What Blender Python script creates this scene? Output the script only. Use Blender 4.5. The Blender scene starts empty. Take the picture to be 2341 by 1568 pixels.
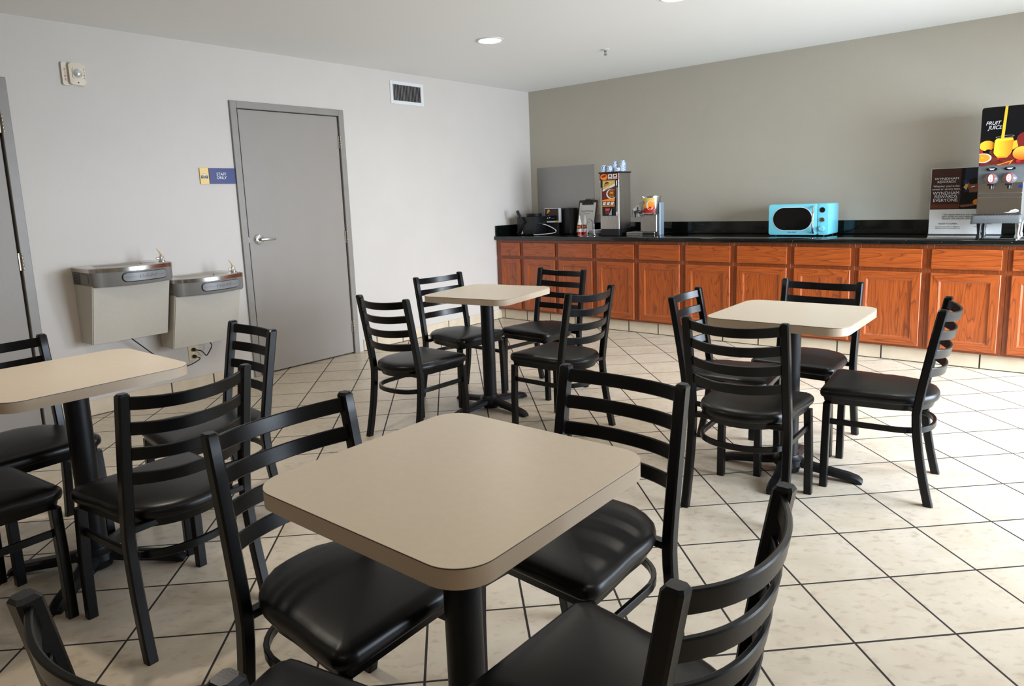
import bpy, bmesh, math, random
from mathutils import Vector, Matrix
random.seed(7)
PI = math.pi
scene = bpy.context.scene
COL = scene.collection

# ------------------------------------------------------------------ materials
def newmat(name):
    m = bpy.data.materials.new(name); m.use_nodes = True
    nt = m.node_tree
    return m, nt, nt.nodes['Principled BSDF']

def mat(name, col, rough=.5, metal=0., spec=.5, noise=0., nscale=20., bump=0., bscale=80., coat=0., emit=None, estr=0., trans=0., alpha=1., ior=1.45, aniso=0.):
    m, nt, b = newmat(name)
    b.inputs['Base Color'].default_value = (*col, 1)
    b.inputs['Roughness'].default_value = rough
    b.inputs['Metallic'].default_value = metal
    b.inputs['Specular IOR Level'].default_value = spec
    b.inputs['Coat Weight'].default_value = coat
    b.inputs['Transmission Weight'].default_value = trans
    b.inputs['Alpha'].default_value = alpha
    b.inputs['IOR'].default_value = ior
    if emit:
        b.inputs['Emission Color'].default_value = (*emit, 1); b.inputs['Emission Strength'].default_value = estr
    tc = None
    if noise > 0 or bump > 0:
        tc = nt.nodes.new('ShaderNodeTexCoord')
    if noise > 0:
        n = nt.nodes.new('ShaderNodeTexNoise'); n.inputs['Scale'].default_value = nscale; n.inputs['Detail'].default_value = 5
        nt.links.new(tc.outputs['Object'], n.inputs['Vector'])
        r = nt.nodes.new('ShaderNodeValToRGB')
        r.color_ramp.elements[0].position = .3; r.color_ramp.elements[1].position = .7
        r.color_ramp.elements[0].color = (*[max(0, c*(1-noise)) for c in col], 1)
        r.color_ramp.elements[1].color = (*[min(1, c*(1+noise)) for c in col], 1)
        nt.links.new(n.outputs['Fac'], r.inputs['Fac']); nt.links.new(r.outputs['Color'], b.inputs['Base Color'])
    if bump > 0:
        n = nt.nodes.new('ShaderNodeTexNoise'); n.inputs['Scale'].default_value = bscale; n.inputs['Detail'].default_value = 4
        nt.links.new(tc.outputs['Object'], n.inputs['Vector'])
        bp = nt.nodes.new('ShaderNodeBump'); bp.inputs['Strength'].default_value = bump; bp.inputs['Distance'].default_value = .002
        nt.links.new(n.outputs['Fac'], bp.inputs['Height']); nt.links.new(bp.outputs['Normal'], b.inputs['Normal'])
    return m

def brushed(name, col, rough=.28, axis=2):
    m, nt, b = newmat(name)
    b.inputs['Metallic'].default_value = 1
    tc = nt.nodes.new('ShaderNodeTexCoord'); mp = nt.nodes.new('ShaderNodeMapping')
    sc = [260, 260, 260]; sc[axis] = 3
    mp.inputs['Scale'].default_value = sc
    n = nt.nodes.new('ShaderNodeTexNoise'); n.inputs['Scale'].default_value = 1; n.inputs['Detail'].default_value = 3
    nt.links.new(tc.outputs['Object'], mp.inputs['Vector']); nt.links.new(mp.outputs['Vector'], n.inputs['Vector'])
    r = nt.nodes.new('ShaderNodeMapRange'); r.inputs['To Min'].default_value = rough*.7; r.inputs['To Max'].default_value = rough*1.35
    nt.links.new(n.outputs['Fac'], r.inputs['Value']); nt.links.new(r.outputs['Result'], b.inputs['Roughness'])
    b.inputs['Base Color'].default_value = (*col, 1)
    return m

def s2l(r, g, b):
    f = lambda c: (c/255/12.92) if c/255 <= .04045 else ((c/255+.055)/1.055)**2.4
    return (f(r), f(g), f(b))

def oak(name, vertical, dk=1.):
    m, nt, b = newmat(name)
    N = nt.nodes.new; L = nt.links.new
    tc = N('ShaderNodeTexCoord'); oi = N('ShaderNodeObjectInfo')
    add = N('ShaderNodeVectorMath'); add.operation = 'ADD'
    mul = N('ShaderNodeVectorMath'); mul.operation = 'SCALE'; mul.inputs[0].default_value = (7.3, 3.1, 9.7)
    L(oi.outputs['Random'], mul.inputs['Scale'])
    L(tc.outputs['Object'], add.inputs[0]); L(mul.outputs['Vector'], add.inputs[1])
    mp = N('ShaderNodeMapping')
    mp.inputs['Scale'].default_value = (1, 1, .10) if vertical else (.10, 1, 1)
    L(add.outputs['Vector'], mp.inputs['Vector'])
    nz = N('ShaderNodeTexNoise'); nz.inputs['Scale'].default_value = 6; nz.inputs['Detail'].default_value = 2
    L(mp.outputs['Vector'], nz.inputs['Vector'])
    k = N('ShaderNodeMath'); k.operation = 'MULTIPLY'; k.inputs[1].default_value = 20
    L(nz.outputs['Fac'], k.inputs[0])
    fr = N('ShaderNodeMath'); fr.operation = 'FRACT'; L(k.outputs[0], fr.inputs[0])
    rp = N('ShaderNodeValToRGB'); e = rp.color_ramp.elements
    e[0].position = 0; e[0].color = (*s2l(122, 58, 24), 1)
    e[1].position = .16; e[1].color = (*[q*dk for q in s2l(168, 82, 30)], 1)
    x = rp.color_ramp.elements.new(.93); x.color = (*[q*dk for q in s2l(156, 74, 27)], 1)
    x = rp.color_ramp.elements.new(1.); x.color = (*s2l(112, 54, 23), 1)
    L(fr.outputs[0], rp.inputs['Fac'])
    # fine pores
    mp2 = N('ShaderNodeMapping'); mp2.inputs['Scale'].default_value = (230, 230, 7) if vertical else (7, 230, 230)
    L(add.outputs['Vector'], mp2.inputs['Vector'])
    n2 = N('ShaderNodeTexNoise'); n2.inputs['Scale'].default_value = 1; n2.inputs['Detail'].default_value = 2
    L(mp2.outputs['Vector'], n2.inputs['Vector'])
    r2 = N('ShaderNodeValToRGB'); r2.color_ramp.elements[0].position = .35; r2.color_ramp.elements[0].color = (.62, .55, .5, 1)
    r2.color_ramp.elements[1].position = .55; r2.color_ramp.elements[1].color = (1, 1, 1, 1)
    L(n2.outputs['Fac'], r2.inputs['Fac'])
    mx = N('ShaderNodeMix'); mx.data_type = 'RGBA'; mx.blend_type = 'MULTIPLY'; mx.inputs['Factor'].default_value = .8
    L(rp.outputs['Color'], mx.inputs['A']); L(r2.outputs['Color'], mx.inputs['B'])
    L(mx.outputs['Result'], b.inputs['Base Color'])
    b.inputs['Roughness'].default_value = .32; b.inputs['Coat Weight'].default_value = .25; b.inputs['Coat Roughness'].default_value = .2
    return m

def tile_floor():
    m, nt, b = newmat('floor_tile')
    N = nt.nodes.new; L = nt.links.new
    uv = N('ShaderNodeUVMap'); uv.uv_map = 'tiles'
    sp = N('ShaderNodeSeparateXYZ'); L(uv.outputs['UV'], sp.inputs[0])
    def edge(o):
        f = N('ShaderNodeMath'); f.operation = 'FRACT'; L(o, f.inputs[0])
        a = N('ShaderNodeMath'); a.operation = 'SUBTRACT'; a.inputs[1].default_value = .5; L(f.outputs[0], a.inputs[0])
        c = N('ShaderNodeMath'); c.operation = 'ABSOLUTE'; L(a.outputs[0], c.inputs[0]); return c
    ex, ey = edge(sp.outputs['X']), edge(sp.outputs['Y'])
    mxm = N('ShaderNodeMath'); mxm.operation = 'MAXIMUM'; L(ex.outputs[0], mxm.inputs[0]); L(ey.outputs[0], mxm.inputs[1])
    gm = N('ShaderNodeMapRange'); gm.inputs['From Min'].default_value = .4865; gm.inputs['From Max'].default_value = .4895
    L(mxm.outputs[0], gm.inputs['Value'])
    # per tile value
    fl = N('ShaderNodeVectorMath'); fl.operation = 'FLOOR'; L(uv.outputs['UV'], fl.inputs[0])
    wn = N('ShaderNodeTexWhiteNoise'); wn.noise_dimensions = '2D'; L(fl.outputs['Vector'], wn.inputs['Vector'])
    off = N('ShaderNodeVectorMath'); off.operation = 'MULTIPLY_ADD'; off.inputs[1].default_value = (9, 9, 9)
    L(wn.outputs['Color'], off.inputs[0]); L(uv.outputs['UV'], off.inputs[2])
    n1 = N('ShaderNodeTexNoise'); n1.inputs['Scale'].default_value = 1.6; n1.inputs['Detail'].default_value = 5; n1.inputs['Roughness'].default_value = .6
    L(off.outputs['Vector'], n1.inputs['Vector'])
    rp = N('ShaderNodeValToRGB'); e = rp.color_ramp.elements
    e[0].position = .3; e[0].color = (*s2l(193, 179, 157), 1); e[1].position = .7; e[1].color = (*s2l(208, 196, 178), 1)
    L(n1.outputs['Fac'], rp.inputs['Fac'])
    mpp = N('ShaderNodeMapping'); mpp.inputs['Scale'].default_value = (8, 13, 1); mpp.inputs['Rotation'].default_value = (0, 0, .5); L(off.outputs['Vector'], mpp.inputs['Vector'])
    n2 = N('ShaderNodeTexNoise'); n2.inputs['Scale'].default_value = 1; n2.inputs['Detail'].default_value = 6
    L(mpp.outputs['Vector'], n2.inputs['Vector'])
    r2 = N('ShaderNodeValToRGB'); r2.color_ramp.elements[0].position = .28; r2.color_ramp.elements[0].color = (.66, .60, .53, 1)
    r2.color_ramp.elements[1].position = .46; r2.color_ramp.elements[1].color = (1, 1, 1, 1)
    L(n2.outputs['Fac'], r2.inputs['Fac'])
    m1 = N('ShaderNodeMix'); m1.data_type = 'RGBA'; m1.blend_type = 'MULTIPLY'; m1.inputs['Factor'].default_value = .6
    L(rp.outputs['Color'], m1.inputs['A']); L(r2.outputs['Color'], m1.inputs['B'])
    m2 = N('ShaderNodeMix'); m2.data_type = 'RGBA'
    L(gm.outputs['Result'], m2.inputs['Factor']); L(m1.outputs['Result'], m2.inputs['A'])
    m2.inputs['B'].default_value = (*s2l(38, 33, 30), 1)
    L(m2.outputs['Result'], b.inputs['Base Color'])
    rr = N('ShaderNodeMapRange'); rr.inputs['To Min'].default_value = .33; rr.inputs['To Max'].default_value = .85
    L(gm.outputs['Result'], rr.inputs['Value']); L(rr.outputs['Result'], b.inputs['Roughness'])
    b.inputs['Specular IOR Level'].default_value = .45
    inv = N('ShaderNodeMath'); inv.operation = 'SUBTRACT'; inv.inputs[0].default_value = 1; L(gm.outputs['Result'], inv.inputs[1])
    bp = N('ShaderNodeBump'); bp.inputs['Strength'].default_value = .5; bp.inputs['Distance'].default_value = .002
    L(inv.outputs[0], bp.inputs['Height']); L(bp.outputs['Normal'], b.inputs['Normal'])
    return m

def tile_base(axis, phase, pitch=.3265):
    m, nt, b = newmat('base_tile_' + 'xy'[axis])
    N = nt.nodes.new; L = nt.links.new
    tc = N('ShaderNodeTexCoord'); sp = N('ShaderNodeSeparateXYZ'); L(tc.outputs['Object'], sp.inputs[0])
    a = N('ShaderNodeMath'); a.operation = 'SUBTRACT'; a.inputs[1].default_value = phase; L(sp.outputs[axis], a.inputs[0])
    d = N('ShaderNodeMath'); d.operation = 'DIVIDE'; d.inputs[1].default_value = pitch; L(a.outputs[0], d.inputs[0])
    d2 = N('ShaderNodeMath'); d2.operation = 'ADD'; d2.inputs[1].default_value = 100.5; L(d.outputs[0], d2.inputs[0])
    f = N('ShaderNodeMath'); f.operation = 'FRACT'; L(d2.outputs[0], f.inputs[0])
    s = N('ShaderNodeMath'); s.operation = 'SUBTRACT'; s.inputs[1].default_value = .5; L(f.outputs[0], s.inputs[0])
    ab = N('ShaderNodeMath'); ab.operation = 'ABSOLUTE'; L(s.outputs[0], ab.inputs[0])
    g = N('ShaderNodeMapRange'); g.inputs['From Min'].default_value = .014; g.inputs['From Max'].default_value = .019
    L(ab.outputs[0], g.inputs['Value'])
    n1 = N('ShaderNodeTexNoise'); n1.inputs['Scale'].default_value = 9; n1.inputs['Detail'].default_value = 5
    L(tc.outputs['Object'], n1.inputs['Vector'])
    rp = N('ShaderNodeValToRGB'); e = rp.color_ramp.elements
    e[0].position = .3; e[0].color = (*s2l(198, 182, 156), 1); e[1].position = .7; e[1].color = (*s2l(212, 197, 172), 1)
    L(n1.outputs['Fac'], rp.inputs['Fac'])
    mx = N('ShaderNodeMix'); mx.data_type = 'RGBA'; mx.inputs['A'].default_value = (*s2l(40, 34, 30), 1)
    zc = N('ShaderNodeMapRange'); zc.inputs['From Min'].default_value = .0045; zc.inputs['From Max'].default_value = .007; L(sp.outputs[2], zc.inputs['Value'])
    mm = N('ShaderNodeMath'); mm.operation = 'MINIMUM'; L(g.outputs['Result'], mm.inputs[0]); L(zc.outputs['Result'], mm.inputs[1])
    L(mm.outputs[0], mx.inputs['Factor']); L(rp.outputs['Color'], mx.inputs['B'])
    L(mx.outputs['Result'], b.inputs['Base Color']); b.inputs['Roughness'].default_value = .4
    return m

def granite():
    m, nt, b = newmat('granite')
    N = nt.nodes.new; L = nt.links.new
    tc = N('ShaderNodeTexCoord')
    v = N('ShaderNodeTexVoronoi'); v.inputs['Scale'].default_value = 95; L(tc.outputs['Object'], v.inputs['Vector'])
    n = N('ShaderNodeTexNoise'); n.inputs['Scale'].default_value = 60; n.inputs['Detail'].default_value = 3; L(tc.outputs['Object'], n.inputs['Vector'])
    sm = N('ShaderNodeMath'); sm.operation = 'SUBTRACT'; L(n.outputs['Fac'], sm.inputs[0]); L(v.outputs['Distance'], sm.inputs[1])
    rp = N('ShaderNodeValToRGB'); e = rp.color_ramp.elements
    e[0].position = .40; e[0].color = (.0035, .0045, .004, 1); e[1].position = .56; e[1].color = (.30, .31, .22, 1)
    x = e.new(.47); x.color = (.02, .028, .022, 1)
    L(sm.outputs[0], rp.inputs['Fac']); L(rp.outputs['Color'], b.inputs['Base Color'])
    b.inputs['Roughness'].default_value = .07; b.inputs['Specular IOR Level'].default_value = .6
    return m

def cup_paper():
    m, nt, b = newmat('cup_paper')
    N = nt.nodes.new; L = nt.links.new
    tc = N('ShaderNodeTexCoord')
    v = N('ShaderNodeTexVoronoi'); v.inputs['Scale'].default_value = 150; L(tc.outputs['Object'], v.inputs['Vector'])
    rp = N('ShaderNodeValToRGB'); rp.color_ramp.interpolation = 'CONSTANT'; e = rp.color_ramp.elements
    e[0].position = 0; e[0].color = (*s2l(240, 244, 248), 1); e[1].position = .53; e[1].color = (*s2l(70, 125, 180), 1)
    L(v.outputs['Distance'], rp.inputs['Fac']); L(rp.outputs['Color'], b.inputs['Base Color'])
    b.inputs['Roughness'].default_value = .5
    return m

def glass_pane():
    m = bpy.data.materials.new('window_glass'); m.use_nodes = True
    nt = m.node_tree; nt.nodes.remove(nt.nodes['Principled BSDF'])
    o = nt.nodes['Material Output']
    t = nt.nodes.new('ShaderNodeBsdfTransparent'); g = nt.nodes.new('ShaderNodeBsdfGlossy'); g.inputs['Roughness'].default_value = .02
    f = nt.nodes.new('ShaderNodeFresnel'); x = nt.nodes.new('ShaderNodeMixShader')
    nt.links.new(f.outputs[0], x.inputs[0]); nt.links.new(t.outputs[0], x.inputs[1]); nt.links.new(g.outputs[0], x.inputs[2])
    nt.links.new(x.outputs[0], o.inputs['Surface'])
    return m

M = {}
M['wall'] = mat('wall_paint', s2l(199, 192, 184), .5, noise=.015, nscale=3, bump=.25, bscale=160)
M['wall_shaded'] = mat('wall_paint_shaded', s2l(176, 169, 155), .5, noise=.015, nscale=3, bump=.25, bscale=160)  # wall paint in darker taupe, the back wall's dimmer light put into its colour
M['ceiling'] = mat('ceiling_paint', s2l(240, 241, 238), .8, bump=.15, bscale=120)
M['floor'] = tile_floor()
M['basex'] = tile_base(0, .055); M['basey'] = tile_base(1, -1.197)
M['oak_v'] = oak('oak_vertical', True); M['oak_h'] = oak('oak_horizontal', False); M['oak_f_shaded'] = oak('oak_frame_shaded', True, .62)  # face frame oak darkened: shade between the door fronts painted into the wood
M['granite'] = granite()
M['toe'] = mat('toe_dark', (.03, .02, .015), .7)
M['black'] = mat('chair_metal', (.002, .0024, .003), .30, spec=.33, bump=.05, bscale=400)
M['vinyl'] = mat('seat_vinyl', (.003, .003, .0032), .34, spec=.34, bump=.06, bscale=160)
M['castiron'] = mat('base_metal', (.005, .0055, .007), .42, spec=.35, bump=.25, bscale=250)
M['laminate'] = mat('table_laminate', s2l(208, 194, 173), .32, noise=.02, nscale=60, bump=.06, bscale=500)
M['edgeband'] = mat('table_edge', s2l(182, 164, 142), .42)
M['seam'] = mat('dark_seam', (.02, .014, .01), .6)
M['doorgrey'] = mat('door_paint', s2l(146, 139, 131), .42, noise=.02, nscale=4, bump=.1, bscale=140)
M['framegrey'] = mat('frame_paint', s2l(138, 133, 126), .38, noise=.05, nscale=14)
M['chrome'] = mat('chrome', (.75, .76, .78), .12, 1)
M['satin'] = mat('satin_metal', (.62, .62, .62), .3, 1)
M['steel'] = brushed('brushed_steel', (.47, .45, .425), .28, 2)
M['steelh'] = brushed('brushed_steel_across', (.58, .56, .53), .2, 0)
M['steelsheet'] = brushed('steel_sheet', (.31, .305, .295), .34, 2)
M['bronze'] = mat('old_hinge', (.32, .28, .22), .4, 1)
M['plasticgrey'] = mat('grey_plastic', s2l(118, 116, 112), .42)
M['pushbar'] = mat('push_bar', s2l(132, 132, 134), .33)
M['puttymetal'] = mat('putty_enamel', s2l(190, 184, 172), .4, noise=.02, nscale=40)
M['dark'] = mat('dark_plastic', (.008, .008, .009), .35)
M['rubber'] = mat('cord_rubber', (.012, .012, .012), .5)
M['tan'] = mat('tan_plastic', s2l(214, 196, 160), .4)
M['cream'] = mat('cream_plastic', s2l(216, 206, 184), .4)
M['white'] = mat('white_plastic', s2l(232, 234, 236), .4)
M['whitemetal'] = mat('white_enamel', s2l(214, 216, 214), .4)
M['paper'] = mat('paper', s2l(226, 226, 222), .7)
M['red'] = mat('print_red', s2l(164, 24, 26), .45)
M['darkred'] = mat('print_dark_red', s2l(112, 22, 18), .45)
M['orange'] = mat('print_orange', s2l(238, 142, 34), .45)
M['yellow'] = mat('print_yellow', s2l(214, 180, 50), .4)
def print_grad(name, ca, cb, axis, v0, v1):
    m, nt, b = newmat(name)
    tc = nt.nodes.new('ShaderNodeTexCoord'); sp = nt.nodes.new('ShaderNodeSeparateXYZ'); mr = nt.nodes.new('ShaderNodeMapRange'); mx = nt.nodes.new('ShaderNodeMix'); mx.data_type = 'RGBA'
    mr.inputs['From Min'].default_value = v0; mr.inputs['From Max'].default_value = v1
    nt.links.new(tc.outputs['Object'], sp.inputs[0]); nt.links.new(sp.outputs[axis], mr.inputs['Value']); nt.links.new(mr.outputs['Result'], mx.inputs['Factor'])
    mx.inputs['A'].default_value = (*ca, 1); mx.inputs['B'].default_value = (*cb, 1)
    nt.links.new(mx.outputs['Result'], b.inputs['Base Color']); b.inputs['Roughness'].default_value = .3
    return m
M['juice'] = print_grad('print_juice', s2l(244, 196, 52), s2l(230, 128, 32), 0, -.035, .055)
M['lemonp'] = print_grad('print_lemon_shade', s2l(232, 190, 50), s2l(216, 120, 30), 0, -.11, -.05)
M['orangep'] = print_grad('print_orange_shade', s2l(214, 92, 28), s2l(240, 176, 70), 2, .56, .63)
M['gold'] = mat('print_gold', s2l(206, 178, 96), .45)
M['brown'] = mat('print_brown', s2l(96, 46, 22), .45)
M['signbrown'] = mat('print_sign_brown', s2l(62, 32, 24), .35)
M['signyellow'] = mat('sign_yellow', s2l(234, 198, 122), .45)
M['signblue'] = mat('sign_blue', s2l(26, 42, 108), .4)
M['lemon'] = mat('print_lemon', s2l(246, 220, 48), .4)
M['navy'] = mat('print_navy', s2l(22, 28, 50), .45)
M['skin'] = mat('print_skin', s2l(128, 76, 52), .45)
M['printblack'] = mat('print_black', (.006, .006, .007), .15)
M['black_gloss'] = mat('black_gloss', (.004, .004, .005), .08)
M['mwblue'] = mat('aqua_enamel', s2l(116, 204, 222), .28, coat=.3)
M['mwglass'] = mat('oven_glass', (.004, .004, .004), .06)
M['headgrey'] = mat('dispenser_grey', s2l(92, 96, 98), .38)
M['nosegrey'] = mat('nozzle_grey', s2l(104, 104, 106), .36)
M['acrylic'] = mat('acrylic', (.9, .95, .95), .05, trans=.9, ior=1.3)
M['syrup'] = mat('red_syrup', s2l(190, 40, 30), .2)
M['bottle'] = mat('bottle_plastic', s2l(218, 214, 208), .3)
M['brass'] = mat('brass_spot', (.8, .6, .2), .3, 1)
M['bluesteel'] = mat('side_panel', s2l(150, 168, 184), .3, .4)
M['board'] = mat('clip_board', s2l(58, 38, 34), .5)
M['cup'] = cup_paper()
M['louvre'] = mat('louvre_white', s2l(196, 198, 196), .45)
M['pane'] = glass_pane()
M['lens'] = mat('lens_glow', (1, 1, 1), .5, emit=(1, .93, .82), estr=28)
M['bright'] = mat('strobe_lens', (.8, .82, .84), .05, metal=.7)
M['lever'] = mat('bubbler_guard', s2l(214, 188, 150), .35)

# ------------------------------------------------------------------ mesh helpers
def box(bm, x0, x1, y0, y1, z0, z1, bev=0., seg=2):
    vs = [bm.verts.new((x, y, z)) for x in (x0, x1) for y in (y0, y1) for z in (z0, z1)]
    q = [(0, 1, 3, 2), (4, 6, 7, 5), (0, 4, 5, 1), (2, 3, 7, 6), (0, 2, 6, 4), (1, 5, 7, 3)]
    fs = [bm.faces.new([vs[i] for i in f]) for f in q]
    if bev > 0:
        es = list({e for f in fs for e in f.edges})
        bmesh.ops.bevel(bm, geom=es, offset=bev, segments=seg, affect='EDGES', profile=.5)
    return vs

def ring_loft(bm, rings, cap=True, closed_path=False):
    R = [[bm.verts.new(p) for p in r] for r in rings]
    n = len(R[0]); k = len(R)
    for i in range(k if closed_path else k-1):
        a, b = R[i], R[(i+1) % k]
        for j in range(n):
            try: bm.faces.new((a[j], a[(j+1) % n], b[(j+1) % n], b[j]))
            except ValueError: pass
    if cap and not closed_path:
        bm.faces.new(list(reversed(R[0]))); bm.faces.new(R[-1])
    return R

def frames(path, up=Vector((0, 0, 1)), closed=False):
    out = []
    n = len(path)
    for i, p in enumerate(path):
        a = path[i-1] if (i > 0 or closed) else path[i]
        b = path[(i+1) % n] if (i < n-1 or closed) else path[i]
        t = (Vector(b)-Vector(a)).normalized()
        s = t.cross(up)
        if s.length < 1e-4: s = t.cross(Vector((0, 1, 0)))
        s.normalize(); u = s.cross(t).normalized()
        out.append((Vector(p), t, s, u))
    return out

def tube(bm, path, r, n=10, closed=False, up=Vector((0, 0, 1)), radii=None):
    rings = []
    for i, (p, t, s, u) in enumerate(frames([Vector(q) for q in path], up, closed)):
        rr = radii[i] if radii else r
        rings.append([p + s*math.cos(2*PI*j/n)*rr + u*math.sin(2*PI*j/n)*rr for j in range(n)])
    ring_loft(bm, rings, True, closed)

def bar(bm, path, w, h, up=Vector((0, 0, 1)), closed=False, bev=0.):
    """rectangular section w (side) x h (along up) swept along a path, chamfered corners"""
    c = bev
    sec = [(-w/2+c, -h/2), (w/2-c, -h/2), (w/2, -h/2+c), (w/2, h/2-c), (w/2-c, h/2), (-w/2+c, h/2), (-w/2, h/2-c), (-w/2, -h/2+c)] if c > 0 else [(-w/2, -h/2), (w/2, -h/2), (w/2, h/2), (-w/2, h/2)]
    rings = []
    for (p, t, s, u) in frames([Vector(q) for q in path], up, closed):
        rings.append([p + s*a + u*b for a, b in sec])
    ring_loft(bm, rings, True, closed)

def lathe(bm, prof, n=24, c=(0, 0, 0), axis='z', cap=True):
    rings = []
    for r, z in prof:
        ring = []
        for j in range(n):
            a = 2*PI*j/n; x, y = r*math.cos(a), r*math.sin(a)
            if axis == 'z': p = (c[0]+x, c[1]+y, c[2]+z)
            elif axis == 'y': p = (c[0]+x, c[1]+z, c[2]+y)
            else: p = (c[0]+z, c[1]+x, c[2]+y)
            ring.append(p)
        rings.append(ring)
    ring_loft(bm, rings, cap)

def prism(bm, outline, z0, z1, axis='z', bev=0., seg=2):
    def P(a, b, c):
        return (a, b, c) if axis == 'z' else ((a, c, b) if axis == 'y' else (c, a, b))
    lo = [bm.verts.new(P(a, b, z0)) for a, b in outline]; hi = [bm.verts.new(P(a, b, z1)) for a, b in outline]
    n = len(outline); fs = [bm.faces.new(lo[::-1]), bm.faces.new(hi)]
    for i in range(n): bm.faces.new((lo[i], lo[(i+1) % n], hi[(i+1) % n], hi[i]))
    if bev > 0:
        es = list({e for f in fs for e in f.edges})
        bmesh.ops.bevel(bm, geom=es, offset=bev, segments=seg, affect='EDGES', profile=.5)

def rrect(x0, x1, y0, y1, r, n=8):
    out = []
    for cx, cy, a0 in ((x1-r, y1-r, 0), (x0+r, y1-r, PI/2), (x0+r, y0+r, PI), (x1-r, y0+r, 1.5*PI)):
        for i in range(n+1):
            a = a0+PI/2*i/n; out.append((cx+r*math.cos(a), cy+r*math.sin(a)))
    return out

def ellipse(cx, cy, rx, ry, n=28, rot=0.):
    o = []
    for i in range(n):
        a = 2*PI*i/n; x, y = rx*math.cos(a), ry*math.sin(a)
        o.append((cx+x*math.cos(rot)-y*math.sin(rot), cy+x*math.sin(rot)+y*math.cos(rot)))
    return o

def finish(name, bm, m, parent=None, smooth=35, label=None):
    bmesh.ops.recalc_face_normals(bm, faces=bm.faces[:])
    me = bpy.data.meshes.new(name); bm.to_mesh(me); bm.free()
    for k in (m if isinstance(m, (list, tuple)) else [m]): me.materials.append(k)
    if smooth:
        me.shade_smooth(); me.set_sharp_from_angle(angle=math.radians(smooth))
    o = bpy.data.objects.new(name, me); COL.objects.link(o)
    if parent: o.parent = parent
    if label: o['label'] = label
    return o

def tag(o, label, cat, group=None):
    o['label'] = label; o['category'] = cat
    if group: o['group'] = group
    return o

def thing(name, label, cat, loc=(0, 0, 0), rz=0., group=None):
    o = bpy.data.objects.new(name, None); COL.objects.link(o)
    o.location = loc; o.rotation_euler = (0, 0, rz); o.empty_display_size = .1
    return tag(o, label, cat, group)

def struct(name, bm, m, smooth=0, parent=None):
    o = finish(name, bm, m, parent, smooth)
    if not parent: o['kind'] = 'structure'
    return o

def struct_empty(name, loc, rz=0.):
    o = bpy.data.objects.new(name, None); COL.objects.link(o); o.location = loc; o.rotation_euler = (0, 0, rz)
    o['kind'] = 'structure'; return o

def copy_tree(o, parent=None):
    c = o.copy(); COL.objects.link(c)
    if parent: c.parent = parent
    for ch in list(o.children): copy_tree(ch, c)
    return c

def lettering(name, lines, m, parent, depth=.0008):
    """lines: (text, x, z, size[, align]) laid out on the local XZ plane at y, facing -Y.  Returns one mesh."""
    bm = bmesh.new()
    for ln in lines:
        txt, x, y, z, size = ln[:5]; al = ln[5] if len(ln) > 5 else 'CENTER'
        sx = ln[6] if len(ln) > 6 else 1.
        cu = bpy.data.curves.new('t', 'FONT'); cu.body = txt; cu.size = size; cu.align_x = al; cu.align_y = 'CENTER'
        cu.extrude = depth/2; cu.resolution_u = 3
        if len(ln) > 7: cu.shear = ln[7]
        ob = bpy.data.objects.new('t', cu); COL.objects.link(ob)
        bpy.context.view_layer.update()
        me = bpy.data.meshes.new_from_object(ob.evaluated_get(bpy.context.evaluated_depsgraph_get()))
        me.transform(Matrix.Translation((x, y, z)) @ Matrix.Rotation(PI/2, 4, 'X') @ Matrix.Diagonal((sx, 1, 1, 1)))
        bm.from_mesh(me)
        bpy.data.objects.remove(ob); bpy.data.curves.remove(cu); bpy.data.meshes.remove(me)
    return finish(name, bm, m, parent, 0)

class Art:
    """printed artwork: flat ink shapes, each a hair in front of the last, one mesh"""
    def __init__(s, y, step=.0003): s.bm = bmesh.new(); s.m = []; s.y = y; s.step = step; s.k = 0
    def idx(s, m):
        if m not in s.m: s.m.append(m)
        return s.m.index(m)
    def add(s, pts, key):
        s.k += 1; y1 = s.y - s.step*s.k
        i = s.idx(M[key])
        vs = [s.bm.verts.new((a, y1, b)) for a, b in pts]
        f = s.bm.faces.new(vs); f.material_index = i
    def rect(s, x0, x1, z0, z1, key): s.add([(x0, z0), (x1, z0), (x1, z1), (x0, z1)], key)
    def done(s, name, parent, label=None):
        me = bpy.data.meshes.new(name)
        for f in s.bm.faces:
            f.normal_update()
            if f.normal.y > 0: f.normal_flip()
        s.bm.to_mesh(me); s.bm.free()
        for k in s.m: me.materials.append(k)
        o = bpy.data.objects.new(name, me); COL.objects.link(o); o.parent = parent
        if label: o['label'] = label
        return o

# ------------------------------------------------------------------ room shell
XR, YB, H = 7.2, -8.9, 2.603
bm = bmesh.new()
vs = [bm.verts.new(p) for p in ((-.2, YB, 0), (XR, YB, 0), (XR, 0, 0), (-.2, 0, 0))]
f = bm.faces.new(vs)
uvl = bm.loops.layers.uv.new('tiles')
def tuv(x, y):
    return (2.1899465*x+2.1613861*y-1.4947533, -2.1613861*x+2.1899465*y+17.1312691)
for l in f.loops: l[uvl].uv = tuv(l.vert.co.x, l.vert.co.y)
lo = [bm.verts.new((v.co.x, v.co.y, -.15)) for v in vs]
for i in range(4): bm.faces.new((vs[i], vs[(i+1) % 4], lo[(i+1) % 4], lo[i]))
bm.faces.new(lo)
struct('floor', bm, M['floor'])
bm = bmesh.new(); box(bm, -.2, XR+.2, YB-.2, .2, H, H+.15); struct('ceiling', bm, M['ceiling'])
bm = bmesh.new(); box(bm, 0, XR, 0, .15, 0, H); struct('wall_back', bm, M['wall_shaded'])
bm = bmesh.new(); box(bm, -.0, XR, YB-.15, YB, 0, H); struct('wall_front', bm, M['wall'])

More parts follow.
